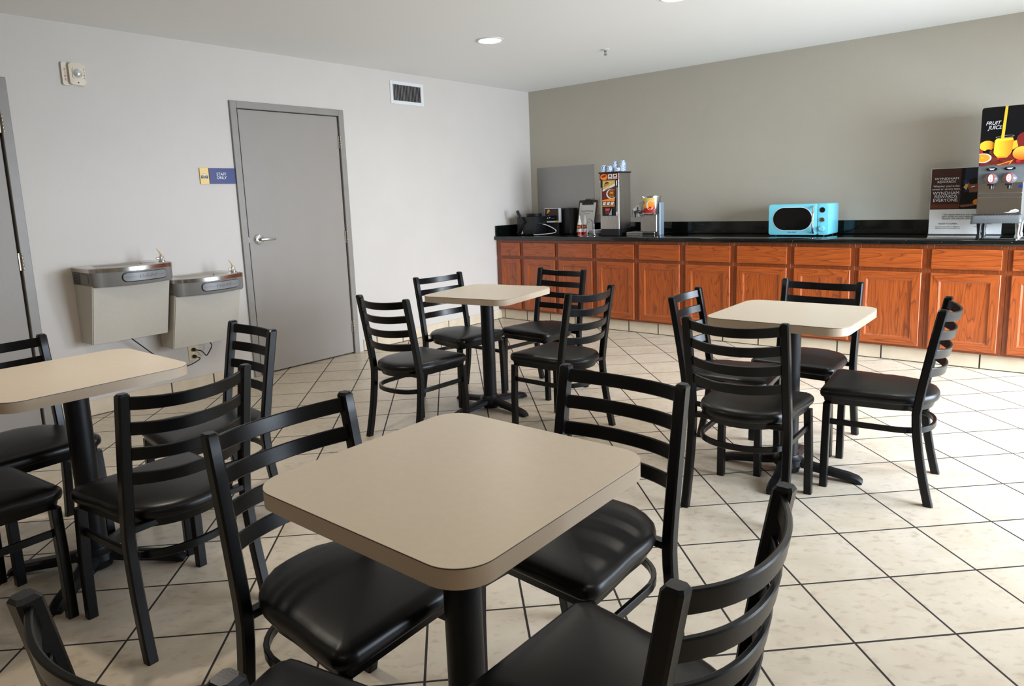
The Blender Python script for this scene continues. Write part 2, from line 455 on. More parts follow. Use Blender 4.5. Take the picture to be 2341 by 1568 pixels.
def wall_x(name, x0, x1, holes, m):
    """wall slab between x0..x1 running along Y with rectangular openings (y0,y1,z0,z1)"""
    bm = bmesh.new(); y = YB-.15
    for (a, b, z0, z1) in sorted(holes):
        box(bm, x0, x1, y, a, 0, H)
        if z0 > 0: box(bm, x0, x1, a, b, 0, z0)
        box(bm, x0, x1, a, b, z1, H); y = b
    box(bm, x0, x1, y, .15, 0, H)
    return struct(name, bm, m)
D2 = (-3.79, -2.715, 2.205)   # door opening outer edges, door by the fountains
D1 = (-6.30, -5.24, 2.222)
wall_x('wall_left', -.15, 0, [(D1[0], D1[1], 0, D1[2]), (D2[0], D2[1], 0, D2[2])], M['wall'])
WIN = [(-2.2, -.75, .12, 2.15), (-3.85, -2.4, .12, 2.15)]
wall_x('wall_right', XR, XR+.15, WIN, M['wall'])
for i, (a, b, z0, z1) in enumerate(WIN):
    w = struct_empty('window_%d' % (i+1), (XR, (a+b)/2, z0))
    hw = (b-a)/2; hh = z1-z0
    bm = bmesh.new()
    for (p, q, r, s) in ((-hw, -hw+.05, 0, hh), (hw-.05, hw, 0, hh), (-hw, hw, 0, .05), (-hw, hw, hh-.05, hh), (-.02, .02, 0, hh)):
        box(bm, .04, .1, p, q, r, s)
    finish('window_frame', bm, M['framegrey'], w, 0)
    bm = bmesh.new(); box(bm, .065, .071, -hw+.05, hw-.05, .05, hh-.05)
    finish('glass_pane', bm, M['pane'], w, 0)

# base tiles
bm = bmesh.new(); box(bm, 0, 5.24, -.64, -.63, 0, .117); struct('baseboard_back', bm, M['basex'])
bm = bmesh.new()
for a, b in ((-2.66, -.64), (-5.19, -3.85), (YB, -6.35)): box(bm, 0, .01, a, b, 0, .108, .002, 1)
struct('baseboard_left', bm, M['basey'])

# doors ---------------------------------------------------------------
def door(name, y0, y1, top, gap_l, gap_r, hinge_z, hinge_y, lever):
    root = struct_empty(name, (0, (y0+y1)/2, 0), PI/2)     # local x = world +Y, local -y = into the room
    hw = (y1-y0)/2
    bm = bmesh.new()
    F = .055
    for (a, b, c, d) in ((-hw, -hw+F, 0, top), (hw-F, hw, 0, top), (-hw+F, hw-F, top-F, top)):
        box(bm, a, b, -.018, .0, c, d, .003, 1)
        box(bm, a if a > -hw else a, b, .0, .148, c, d)
    # stops
    for (a, b, c, d) in ((-hw+F, -hw+F+.012, 0, top-F), (hw-F-.012, hw-F, 0, top-F), (-hw+F, hw-F, top-F-.012, top-F)):
        box(bm, a, b, .05, .07, c, d)
    finish('door_frame', bm, M['framegrey'], root, 0)
    lx0, lx1 = -hw+F+gap_l, hw-F-gap_r
    bm = bmesh.new(); box(bm, lx0, lx1, .003, .046, .012, top-F-.005, .002, 1)
    leaf = finish('door_leaf', bm, M['doorgrey'], root, 0)
    bm = bmesh.new(); box(bm, -hw+F, hw-F, .08, .1, 0, top-F); finish('dark_backing', bm, M['toe'], root, 0)
    for hz in hinge_z:
        bm = bmesh.new()
        hx = hinge_y-(y0+y1)/2
        for k in range(5):
            lathe(bm, [(.0068, -.055+.0225*k), (.0078, -.053+.0225*k), (.0078, -.036+.0225*k), (.0068, -.034+.0225*k)], 12, (hx, -.012, hz))
        box(bm, hx-.018, hx, -.0035, .002, hz-.055, hz+.055)
        finish('hinge', bm, M['bronze'], leaf)
    if lever:
        ly, lz = -3.637-(y0+y1)/2, 1.12
        bm = bmesh.new()
        lathe(bm, [(.0, -.012), (.030, -.012), (.040, -.006), (.043, .002)], 28, (ly, -.003, lz), 'y')
        h = finish('door_handle', bm, M['chrome'], leaf)
        bm = bmesh.new()
        tube(bm, [(ly, -.012, lz), (ly, -.04, lz)], .014, 14)
        tube(bm, [(ly-.006, -.045, lz), (ly+.02, -.052, lz), (ly+.06, -.052, lz-.001), (ly+.10, -.048, lz-.003), (ly+.125, -.040, lz-.004)], .012, 12, radii=[.014, .014, .011, .010, .009])
        finish('lever', bm, M['satin'], h)
        bm = bmesh.new(); lathe(bm, [(0, -.062), (.006, -.062), (.007, -.058)], 12, (ly, 0, lz), 'y'); finish('keyhole', bm, M['chrome'], h)
        bm = bmesh.new(); box(bm, lx0-.006, lx0-.001, .004, .03, lz-.02, lz+.02); finish('latch', bm, M['chrome'], leaf)
    return root
door('door_2', D2[0], D2[1], D2[2], .016, .006, (1.926, 1.084, .254), -2.765, True)
door('door_1', D1[0], D1[1], D1[2], .006, .012, (1.944, 1.092, .25), -5.288, False)

# ------------------------------------------------------------------ ceiling fixtures
lights_xy = [(1.475, -2.37, 5), (3.05, -2.37, 5), (4.62, -2.37, 6), (2.25, -5.55, 12), (5.4, -5.55, 6), (2.25, -7.9, 5), (5.4, -7.9, 5)]  # last pair: unseen fill lamps added behind the camera, no fixtures
def downlight():
    t = thing('recessed_ceiling_light', 'round lit downlight in the white ceiling, fully in view left of the sprinkler', 'ceiling light', (1.475, -2.37, H), group='round downlights in the ceiling')
    bm = bmesh.new(); lathe(bm, [(.108, 0), (.108, -.004), (.095, -.008), (.085, -.004), (.083, 0)], 40); finish('trim_ring', bm, M['whitemetal'], t)
    bm = bmesh.new(); lathe(bm, [(0, -.0045), (.06, -.0042), (.084, -.002)], 40, cap=False); finish('diffuser', bm, M['lens'], t)
    return t
dl = downlight()
c = copy_tree(dl); c.location = (3.05, -2.37, H)
c['label'] = 'round lit downlight cut off by the top edge of the photo'
for k, (x, y, en) in enumerate(lights_xy):
    ld = bpy.data.lights.new('downlight_or_fill', 'AREA'); ld.shape = 'DISK'; ld.size = .15; ld.energy = en; ld.color = (1, .89, .76); ld.spread = math.radians(150)
    lo = bpy.data.objects.new('downlight_or_fill', ld); COL.objects.link(lo); lo.location = (x, y, H-.012)

t = thing('fire_sprinkler', 'small brass and white sprinkler head hanging from the ceiling above the counter', 'sprinkler', (1.893, -1.346, H+.0005))
bm = bmesh.new(); lathe(bm, [(0, 0), (.034, 0), (.036, -.004), (.020, -.010), (0, -.010)], 28, cap=False); finish('escutcheon', bm, M['whitemetal'], t)
bm = bmesh.new()
lathe(bm, [(.011, -.008), (.011, -.02), (.008, -.022)], 14)
for s in (-1, 1): tube(bm, [(s*.010, 0, -.02), (s*.013, 0, -.032), (s*.004, 0, -.044)], .0022, 8)
lathe(bm, [(.002, -.02), (.003, -.03), (.002, -.044)], 8)
lathe(bm, [(0, -.044), (.014, -.045), (.014, -.047), (0, -.047)], 18)
finish('sprinkler_head', bm, M['bronze'], t)

# wall vent
vy0, vy1, vz0, vz1 = -2.141, -1.711, 2.310, 2.524
t = thing('air_vent', 'white rectangular air vent with dark vertical louvres high on the left wall', 'vent', (0, (vy0+vy1)/2, (vz0+vz1)/2), PI/2)
hw, hh = (vy1-vy0)/2, (vz1-vz0)/2
bm = bmesh.new()
for a, b, c_, d in ((-hw, -hw+.035, -hh, hh), (hw-.035, hw, -hh, hh), (-hw+.035, hw-.035, -hh, -hh+.033), (-hw+.035, hw-.035, hh-.033, hh)): box(bm, a, b, -.008, 0, c_, d, .002, 1)
for sx in (-1, 1): lathe(bm, [(0, -.0095), (.004, -.009), (.005, -.008)], 10, (sx*(hw-.016), 0, 0), 'y')
finish('vent_frame', bm, M['whitemetal'], t)
bm = bmesh.new(); box(bm, -hw+.03, hw-.03, -.0015, -.0005, -hh+.03, hh-.03); finish('vent_duct', bm, M['toe'], t)
bm = bmesh.new()
for i in range(19):
    x = -hw+.043+i*(2*hw-.086)/18
    v = [bm.verts.new(p) for p in ((x-.004, -.007, -hh+.033), (x+.003, -.002, -hh+.033), (x+.003, -.002, hh-.033), (x-.004, -.007, hh-.033))]; bm.faces.new(v)
    v = [bm.verts.new(p) for p in ((x-.003, -.0075, -hh+.033), (x+.004, -.0025, -hh+.033), (x+.004, -.0025, hh-.033), (x-.003, -.0075, hh-.033))]; bm.faces.new(v)
finish('louvres', bm, M['louvre'], t, 0)

# fire alarm strobe
t = thing('fire_alarm_strobe', 'cream fire alarm with clear strobe and red FIRE letters high on the left wall', 'fire alarm', (0, -4.860, 2.2795), PI/2)
bm = bmesh.new(); prism(bm, rrect(-.066, .066, -.072, .072, .01), -.018, 0, 'y', .002, 1)
prism(bm, [(-.066, 0), (-.066, 0)] if False else rrect(-.03, .066, -.068, .070, .012), -.040, -.016, 'y', .008, 3)
finish('alarm_housing', bm, M['cream'], t)
bm = bmesh.new()
bmesh.ops.create_uvsphere(bm, u_segments=18, v_segments=10, radius=1)
for v in bm.verts: v.co = Vector((.018+v.co.x*.030, -.042+v.co.y*.022, .004+v.co.z*.030))
finish('strobe_lens', bm, M['bright'], t)
bm = bmesh.new(); prism(bm, rrect(-.012, .050, -.030, .036, .01), -.045, -.039, 'y', .002, 1); finish('strobe_frame', bm, M['cream'], t)
bm = bmesh.new(); lathe(bm, [(0, -.043), (.004, -.043), (.004, -.040)], 12, (.018, 0, -.054), 'y'); finish('test_hole', bm, M['dark'], t)
lt = []
for i, ch in enumerate('FIRE'):
    lt.append((ch, -.048, -.0195, .026-i*.021, .020)); lt.append((ch, .0585, -.041, .030-i*.018, .014))
lettering('lettering', lt, M['red'], t)

# staff only sign
t = thing('door_sign', 'blue and yellow STAFF ONLY plaque on the wall beside the grey door', 'sign', (0, -3.938, 1.6275), PI/2)
bm = bmesh.new(); box(bm, -.14, -.071, -.010, 0, -.0615, .0615, .001, 1); finish('yellow_panel', bm, M['signyellow'], t, 0, 'yellow end panel')
bm = bmesh.new(); box(bm, -.068, .143, -.009, 0, -.0595, .0595, .001, 1); finish('blue_panel', bm, M['signblue'], t, 0, 'blue panel')
lettering('lettering', [('STAFF', .030, -.0095, .013, .030), ('ONLY', .030, -.0095, -.014, .030)], M['white'], t)
a = Art(-.0101)
a.add([(-.106+.014*math.cos(q*PI/14), .003+.016*math.sin(q*PI/14)) for q in range(15)], 'signblue')
a.add([(-.106+.011*math.cos(q*PI/14), .003+.013*math.sin(q*PI/14)) for q in range(15)], 'white')
a.rect(-.133, -.079, -.018, .003, 'navy')
a.done('emblem', t)
lettering('emblem_lettering', [('Days Inn', -.106, -.0115, -.0045, .0125), ('& Suites', -.106, -.0115, -.0135, .0085)], M['white'], t, .0003)

# ------------------------------------------------------------------ drinking fountains
def fountain():
    W = .26   # half width
    t = thing('drinking_fountain', 'upper left drinking fountain, the higher one of the pair on the left wall', 'drinking fountain', (0, -4.757, 0), PI/2, 'pair of steel drinking fountains')
    # local x = world y, front = -y
    zb, zs, zr = .520, .905, 1.032
    # cabinet: tapering inwards below
    bm = bmesh.new()
    r1 = [(-W+.004, 0, zs+.01), (W-.024, 0, zs+.01), (W-.024, -.315, zs+.01), (-W+.004, -.315, zs+.01)]
    r0 = [(-W+.004, 0, zb), (W-.024, 0, zb), (W-.024, -.19, zb), (-W+.004, -.19, zb)]
    ring_loft(bm, [r0, r1]); es = [e for e in bm.edges if abs(e.verts[0].co.z-e.verts[1].co.z) > .1]
    bmesh.ops.bevel(bm, geom=es, offset=.006, segments=2, affect='EDGES')
    finish('cabinet', bm, M['puttymetal'], t, label='putty coloured lower cabinet')
    def outline(d=0., n=18):
        o = [(-W+d, 0)]
        # left side, rounded front-left corner then bulging front, then right corner
        o += [(-W+d, -.30)]
        for i in range(1, 7):
            a = PI+PI/2*i/7; o.append((-W+.06+(.06-d)*math.cos(a), -.30+(.055-d*.3)*math.sin(a)))
        for i in range(n+1):
            u = -1+2*i/n; x = u*(W-.06); o.append((x, -.356-.058*(1-u*u)+d))
        for i in range(1, 7):
            a = 1.5*PI+PI/2*i/7; o.append((W-.06+(.06-d)*math.cos(a), -.30+(.055-d*.3)*math.sin(a)))
        o += [(W-d, -.30), (W-d, 0)]
        return o
    bm = bmesh.new()
    A, B, C = outline(.012), outline(.002), outline(0)
    rings = [[(x, y, zs) for x, y in A], [(x, y, zs+.012) for x, y in B], [(x, y, zr-.030) for x, y in C]]
    ring_loft(bm, rings)
    finish('shroud', bm, M['plasticgrey'], t, 40, 'grey plastic shroud')
    # steel basin top: rim band, rim, bowl
    bm = bmesh.new()
    C2, C3 = outline(-.003), outline(.012)
    cx, cy = -.02, -.205
    def inner(k, rx, ry):
        x, y = C3[k]; a = math.atan2(y-cy, x-cx)
        return (cx+rx*math.cos(a), cy+ry*math.sin(a))
    n = len(C3)
    rings = [[(x, y, zr-.032) for x, y in C2], [(x, y, zr-.006) for x, y in C2], [(x, y, zr) for x, y in C3]]
    for rx, ry, dz in ((.205, .165, 0), (.198, .158, -.006), (.185, .146, -.03), (.15, .115, -.052), (.05, .04, -.060)):
        rings.append([(*inner(k, rx, ry), zr+dz) for k in range(n)])
    ring_loft(bm, rings, cap=False)
    finish('basin', bm, M['steelh'], t, 40, 'brushed steel basin')
    # drain
    bm = bmesh.new(); lathe(bm, [(0, .004), (.022, .003), (.024, 0)], 18, (cx, cy, zr-.062)); finish('drain', bm, M['chrome'], t)
    # bubbler
    bx, by = W-.035, -.245
    bm = bmesh.new(); lathe(bm, [(.024, 0), (.024, .006), (.019, .012), (.016, .035), (.010, .048), (0, .05)], 18, (bx, by, zr-.002))
    lathe(bm, [(0, -.012), (.008, -.012), (.009, 0), (0, .002)], 12, (bx-.024, by, zr+.022), 'x')
    bub = finish('bubbler', bm, M['chrome'], t)
    bm = bmesh.new()
    tube(bm, [(bx-.028, by, zr+.018), (bx-.012, by, zr+.024), (bx-.002, by, zr+.038), (bx+.000, by, zr+.052), (bx-.012, by, zr+.070), (bx-.028, by, zr+.092)], .006, 8, up=Vector((0, 1, 0)), radii=[.006, .009, .010, .009, .006, .0025])
    finish('mouth_guard', bm, M['lever'], bub)
    # push bar
    def front_y(x): u = x/(W-.06); return -.356-.058*(1-u*u)
    def pill(x0, x1, z0, z1, off, thick, nm, m):
        bm = bmesh.new(); r = (z1-z0)/2
        pts = rrect(x0, x1, z0, z1, r-.0005, 8)
        # subdivide long edges so the pill follows the bowed front
        o = []
        for i, p in enumerate(pts):
            q = pts[(i+1) % len(pts)]; k = max(1, int(abs(q[0]-p[0])/.02))
            for j in range(k): o.append((p[0]+(q[0]-p[0])*j/k, p[1]+(q[1]-p[1])*j/k))
        rings = []
        zc = (z0+z1)/2
        for s, oo in ((1, off+.004), (1, off), (.93, off-thick), (.0, off-thick)):
            rings.append([(max(min(x, x1-r*(1-s)), x0+r*(1-s)) if s > 0 else x, front_y(x)+oo, zc+(z-zc)*(s if s > 0 else .02)) for x, z in o])
        ring_loft(bm, rings, cap=False)
        return finish(nm, bm, m, t, 40)
    pill(-.105, .200, .928, .992, .0006, .0006, 'push_bar_gap', M['dark'])
    pb = pill(-.100, .195, .932, .988, -.0015, .006, 'push_bar', M['pushbar'])
    bm = bmesh.new()
    # ELKAY lettering bent to the bowed front
    cu = bpy.data.curves.new('t', 'FONT'); cu.body = 'ELKAY'; cu.size = .034; cu.align_x = 'CENTER'; cu.align_y = 'CENTER'; cu.extrude = .0006
    ob = bpy.data.objects.new('t', cu); COL.objects.link(ob); bpy.context.view_layer.update()
    me = bpy.data.meshes.new_from_object(ob.evaluated_get(bpy.context.evaluated_depsgraph_get()))
    for v in me.vertices:
        x, y, z = v.co; X = .06+x*1.25; v.co = (X, front_y(X)-.0085-z, .960+y)
    bm.from_mesh(me); bpy.data.objects.remove(ob); bpy.data.curves.remove(cu)
    finish('lettering', bm, M['plasticgrey'], pb, 0)
    # louvres and side button (left side)
    bm = bmesh.new()
    for i in range(8): box(bm, -W-.001, -W+.004, -.125+i*-.002, -.02-i*.002, zs+.016+i*.0105, zs+.021+i*.0105)
    finish('side_louvres', bm, M['dark'], t, 0)
    bm = bmesh.new(); prism(bm, rrect(-.275, -.165, .930, .985, .02), -W-.004, -W+.003, 'x', .002, 1); finish('side_button', bm, M['plasticgrey'], t)
    return t
f1 = fountain()
f2 = copy_tree(f1); f2.location = (0, -4.757+.515, -.127)
f2['label'] = 'lower right drinking fountain, the one nearer the STAFF ONLY door'

# wall outlet with plugs and cords
def outlet(name, label, loc, rz, plate_w=.074, plate_h=.118, m='tan', blank=False):
    t = thing(name, label, 'outlet', loc, rz)
    bm = bmesh.new(); prism(bm, rrect(-plate_w/2, plate_w/2, -plate_h/2, plate_h/2, .006), -.006, 0, 'y', .002, 1); finish('cover_plate', bm, M[m], t)
    if not blank:
        for s in (-1, 1):
            bm = bmesh.new(); prism(bm, rrect(-.017, .017, s*.026-.014, s*.026+.014, .009), -.008, -.005, 'y'); r = finish('receptacle', bm, M[m], t)
            bm = bmesh.new()
            for dx in (-.007, .005): box(bm, dx, dx+.002, -.0086, -.007, s*.026-.002, s*.026+.008)
            lathe(bm, [(0, -.0086), (.0025, -.0086), (.0025, -.007)], 8, (0, 0, s*.026-.008), 'y')
            finish('slots', bm, M['dark'], r, 0)
    bm = bmesh.new(); lathe(bm, [(0, -.0075), (.003, -.007), (.0035, -.005)], 10, (0, 0, 0), 'y'); finish('screw', bm, M['brass'], t)
    return t
outlet('wall_outlet', 'yellowed wall outlet with two black plugs under the lower drinking fountain', (0, -4.272, .300), PI/2)
def cord(label, path, cat='power cord', plug=None):
    t = thing('power_cord', label, cat, path[-1])
    o = Vector(path[-1]); pts = [Vector(p)-o for p in path]
    # smooth
    P = []
    for i in range(len(pts)-1):
        p0 = pts[max(i-1, 0)]; p1 = pts[i]; p2 = pts[i+1]; p3 = pts[min(i+2, len(pts)-1)]
        for k in range(8):
            u = k/8; P.append(.5*((2*p1)+(-p0+p2)*u+(2*p0-5*p1+4*p2-p3)*u*u+(-p0+3*p1-3*p2+p3)*u**3))
    P.append(pts[-1])
    bm = bmesh.new(); tube(bm, P, .0042, 8, up=Vector((.3, .2, 1)).normalized()); finish('cable', bm, M['rubber'], t)
    if plug:
        bm = bmesh.new(); tube(bm, [Vector((-.022, 0, 0)), Vector((-.004, 0, 0)), Vector((.012, 0, .0))], .012, 12, up=Vector((0, 1, 0)), radii=[.014, .014, .007]); finish('plug', bm, M['rubber'], t)
    return t
cord('black power cord looping down from the lower fountain to the top plug', [(.12, -4.20, .389), (.10, -4.17, .35), (.085, -4.19, .30), (.07, -4.205, .275), (.06, -4.215, .29), (.055, -4.235, .315), (.032, -4.272, .327)], plug=True)
cord('black power cord sagging from the upper fountain to the bottom plug', [(.10, -4.745, .516), (.085, -4.66, .43), (.07, -4.56, .33), (.06, -4.47, .255), (.06, -4.40, .225), (.065, -4.33, .228), (.065, -4.255, .258), (.034, -4.272, .274)], plug=True)

# ------------------------------------------------------------------ counter and cabinets
edges = [.028, .372, .850, 1.324, 1.808, 2.293, 2.780, 3.270, 3.766, 4.260, 4.752, 5.240]
drs = [(.077, .345), (.401, .824), (.874, 1.296), (1.352, 1.781), (1.837, 2.265), (2.323, 2.750), (2.810, 3.240), (3.300, 3.736), (3.797, 4.231), (4.290, 4.722), (4.782, 5.212)]
YF = -.680
ordn = ['leftmost narrow', 'second from the left', 'third from the left', 'fourth from the left', 'fifth from the left', 'sixth from the left', 'seventh from the left', 'eighth from the left', 'ninth from the left', 'tenth from the left', 'rightmost']
extra = ['against the left wall', 'below the waffle maker', 'below the syrup bottles and clipboard', 'below the tall batter dispenser', 'below the small steel dispenser', 'just left of the microwave', 'under the left half of the aqua microwave', 'under the right end of the aqua microwave', 'just right of the microwave', 'below the dark poster', 'cut by the right photo edge']
for i in range(11):
    x0, x1 = edges[i], edges[i+1]
    if i == 0: x0 = .0
    a, b = drs[i]; cx = (x0+x1)/2
    t = thing('base_cabinet', '%s orange oak base cabinet, %s' % (ordn[i], extra[i]), 'cabinet', (cx, YF, .117), 0, 'oak base cabinets under the counter')
    bm = bmesh.new(); Z = lambda z: z-.117
    A, B = a-cx, b-cx; L0, L1 = x0-cx+.0008, x1-cx-.0008
    # carcass box and face frame
    box(bm, L0, L1, .02, .66, 0, Z(.912))
    for (p, q, r, s) in ((L0, A+.012, 0, Z(.912)), (B-.012, L1, 0, Z(.912)), (A+.012, B-.012, 0, Z(.15)), (A+.012, B-.012, Z(.695), Z(.748)), (A+.012, B-.012, Z(.873), Z(.912))):
        box(bm, p, q, 0, .02, r, s, .001, 1)
    finish('face_frame', bm, M['oak_f_shaded'], t, 0)
    bm = bmesh.new(); box(bm, A, B, -.019, -.001, Z(.737), Z(.884), .004, 2); finish('drawer_front', bm, M['oak_h'], t, 0)
    # door: frame + recessed panel
    d0, d1 = Z(.136), Z(.706); S = .058 if i else .05
    bm = bmesh.new()
    def loop(x0_, x1_, z0_, z1_, y_): return [bm.verts.new(p) for p in ((x0_, y_, z0_), (x1_, y_, z0_), (x1_, y_, z1_), (x0_, y_, z1_))]
    LP = [loop(A, B, d0, d1, -.001), loop(A, B, d0, d1, -.016), loop(A+.004, B-.004, d0+.004, d1-.004, -.0195), loop(A+S, B-S, d0+S, d1-S, -.0195), loop(A+S+.001, B-S-.001, d0+S+.001, d1-S-.001, -.012)]
    for q in range(4):
        for k in range(4):
            f = bm.faces.new((LP[q][k], LP[q][(k+1) % 4], LP[q+1][(k+1) % 4], LP[q+1][k])); f.material_index = 1 if k in (0, 2) else 0
    dr = finish('cabinet_door', bm, [M['oak_v'], M['oak_h']], t, 0)
    bm = bmesh.new()
    # sloped bead then flat panel
    o1 = [(A+S-.001, -.0165, d0+S-.001), (B-S+.001, -.0165, d0+S-.001), (B-S+.001, -.0165, d1-S+.001), (A+S-.001, -.0165, d1-S+.001)]
    o2 = [(A+S+.012, -.009, d0+S+.012), (B-S-.012, -.009, d0+S+.012), (B-S-.012, -.009, d1-S-.012), (A+S+.012, -.009, d1-S-.012)]
    R1 = [bm.verts.new(p) for p in o1]; R2 = [bm.verts.new(p) for p in o2]
    for k in range(4): bm.faces.new((R1[k], R1[(k+1) % 4], R2[(k+1) % 4], R2[k]))
    bm.faces.new(R2)
    finish('door_panel', bm, M['oak_v'], dr, 0)
t = thing('countertop', 'long black speckled granite countertop on the oak cabinets along the back wall', 'countertop', (0, 0, .915))
bm = bmesh.new(); box(bm, .001, 5.262, -.722, -.001, 0, .040, .006, 3); finish('slab', bm, M['granite'], t)
bm = bmesh.new(); box(bm, .022, 5.262, -.021, -.001, .0402, .157, .002, 1); finish('backsplash', bm, M['granite'], t, 0)
bm = bmesh.new(); box(bm, .001, .021, -.700, -.001, .0402, .157, .002, 1); finish('side_splash', bm, M['granite'], t, 0)
ZC = .9555   # counter surface

# steel sheet on the wall
bm = bmesh.new(); box(bm, .098, .895, -.004, -.0002, 1.073, 1.717)
tag(finish('steel_splash_sheet', bm, M['steelsheet'], None, 0), 'dull grey steel sheet fixed to the back wall behind the waffle maker', 'metal sheet')
outlet('wall_outlet', 'tan outlet plate on the back wall between the steel sheet and the batter dispenser', (.944, 0, 1.224), 0, .078, .128)
outlet('wall_plate', 'blank white wall plate left of the small steel dispenser', (1.445, 0, 1.170), 0, .11, .085, 'cream', True)

# --- waffle maker
t = thing('waffle_maker', 'black waffle maker with angled handle in the left corner of the counter', 'waffle maker', (.30, -.50, ZC))
bm = bmesh.new(); box(bm, -.134, .134, 0, .29, .006, .205, .004, 2)
for sx in (-1, 1):
    for y in (.02, .27): box(bm, sx*.11-.012, sx*.11+.012, y-.012, y+.012, 0, .008)
finish('housing', bm, M['dark'], t)
bm = bmesh.new()
for z in (.207, .225): lathe(bm, [(0, 0), (.088, 0), (.09, .004), (.09, .013), (.0, .015)], 32, (.0, .15, z))
finish('waffle_plates', bm, M['castiron'], t)
bm = bmesh.new()
tube(bm, [(-.034, -.022, .150), (-.07, -.028, .215), (-.101, -.030, .274)], .017, 14, up=Vector((0, 1, 0)), radii=[.010, .017, .018])
tube(bm, [(-.034, -.022, .150), (-.072, -.024, .085), (-.117, -.024, .024)], .008, 10, up=Vector((0, 1, 0)))
lathe(bm, [(.02, 0), (.02, -.03), (.0, -.032)], 16, (-.034, 0, .150), 'y')
finish('handle', bm, M['dark'], t)
bm = bmesh.new(); path = [(.135, .06, .130), (.26, .02, .115), (.36, .0, .085), (.418, -.01, .055), (.405, -.015, .030), (.30, -.02, .016), (.16, -.03, .008), (.120, -.02, .012), (.112, -.005, .022)]
P = []
for i in range(len(path)-1):
    for k in range(4):
        p0, p1, p2, p3 = [Vector(path[min(max(j, 0), len(path)-1)]) for j in (i-1, i, i+1, i+2)]; u = k/4
        P.append(.5*((2*p1)+(-p0+p2)*u+(2*p0-5*p1+4*p2-p3)*u*u+(-p0+3*p1-3*p2+p3)*u**3))
P.append(Vector(path[-1]))
tube(bm, P, .006, 10, up=Vector((0, 1, 0))); finish('wire_handle', bm, M['chrome'], t, label='bent chrome wire handle')
a = Art(-.0005); 
a.add([(-.075, .012), (-.058, .044), (-.050, .044), (-.052, .012), (-.057, .012), (-.057, .022), (-.066, .022), (-.069, .012)], 'white'); a.done('emblem', t)
# control panel
bm = bmesh.new(); box(bm, .105, .315, .21, .245, .13, .292, .003, 1)
cp = finish('control_panel', bm, M['white'], t, 0, 'white edged black control panel')
bm = bmesh.new(); box(bm, .12, .30, .212, .243, 0, .13); finish('panel_stand', bm, M['dark'], t, 0)
a = Art(.2095)
a.rect(.112, .300, .150, .286, 'printblack')
a.add([(.135, .235), (.150, .275), (.170, .280), (.185, .262), (.160, .240), (.128, .222)], 'orange')
a.add([(.140, .247), (.155, .268), (.168, .268), (.160, .252)], 'yellow')
a.rect(.215, .285, .258, .268, 'darkred'); a.rect(.220, .250, .212, .230, 'darkred')
a.add(ellipse(.128, .182, .008, .008), 'white'); a.add([(.14, .168), (.150, .194), (.160, .168), (.156, .168), (.150, .184), (.144, .168)], 'white'); a.add(ellipse(.178, .186, .010, .007), 'white')
a.rect(.200, .245, .176, .180, 'pushbar'); a.rect(.118, .190, .204, .208, 'pushbar')
a.rect(.255, .300, .134, .152, 'gold')
a.done('control_screen', cp)

bm = bmesh.new(); prism(bm, [(-.115, 0), (.125, 0), (.108, .285), (-.10, .290)], -.085, .085, 'y', .008, 2)  # tapered black box for the dark shape beside the steel sheet
tag(finish('black_box', bm, M['dark'], None, 35), 'black boxy shape behind the waffle maker against the steel sheet', 'kitchen appliance').location = (.585, -.135, ZC)

# --- clipboard leaning on the wall
t = thing('clipboard', 'dark clipboard with a white notice leaning on the wall behind the syrup bottles', 'clipboard', (.842, -.130, ZC+.003))
t.rotation_euler = (math.radians(-14), 0, 0)
bm = bmesh.new(); prism(bm, rrect(-.122, .122, 0, .375, .012), -.003, .003, 'y'); finish('board', bm, M['board'], t)
bm = bmesh.new(); box(bm, -.108, .106, -.0042, -.0032, .010, .345); pp = finish('notice_sheet', bm, M['paper'], t, 0)
lettering('lettering', [('Good Morning', 0, -.0046, .250, .026), ('Enjoy your breakfast', 0, -.0046, .222, .010), ('Thank You!', .02, -.0046, .125, .016)], M['printblack'], pp, .0003)
bm = bmesh.new(); box(bm, -.075, .075, -.016, -.003, .322, .345, .003, 1)
tube(bm, [(-.03, -.01, .345), (-.035, -.01, .375), (-.012, -.01, .388), (0, -.01, .37), (.012, -.01, .388), (.035, -.01, .375), (.03, -.01, .345)], .005, 8, up=Vector((0, 1, 0)))
finish('clip', bm, M['dark'], t)

# --- syrup bottles
def bottle():
    t = thing('syrup_bottle', 'left syrup squeeze bottle with red label and white pointed cap', 'bottle', (.984, -.440, ZC), group='red label syrup bottles')
    bm = bmesh.new(); lathe(bm, [(0, 0), (.022, 0), (.024, .004), (.024, .125), (.020, .138), (.014, .146), (.014, .150), (0, .15)], 24); finish('bottle_body', bm, M['bottle'], t)
    bm = bmesh.new(); lathe(bm, [(.0243, .004), (.0243, .036)], 24, cap=False); finish('syrup', bm, M['syrup'], t)
    bm = bmesh.new(); lathe(bm, [(.0245, .070), (.0245, .112)], 24, cap=False); finish('label', bm, M['darkred'], t)
    bm = bmesh.new()
    for dx in (-.010, .010): prism(bm, ellipse(dx, .090, .008, .010, 14), -.0252, -.0238, 'y')
    finish('label_picture', bm, M['orange'], t)
    bm = bmesh.new(); lathe(bm, [(.015, .148), (.015, .160), (.008, .168), (.0045, .21), (0, .212)], 18); finish('cap', bm, M['white'], t)
    return t
b1 = bottle(); b2 = copy_tree(b1); b2.location = (1.030, -.405, ZC); b2['label'] = 'right syrup squeeze bottle, half behind the left one'

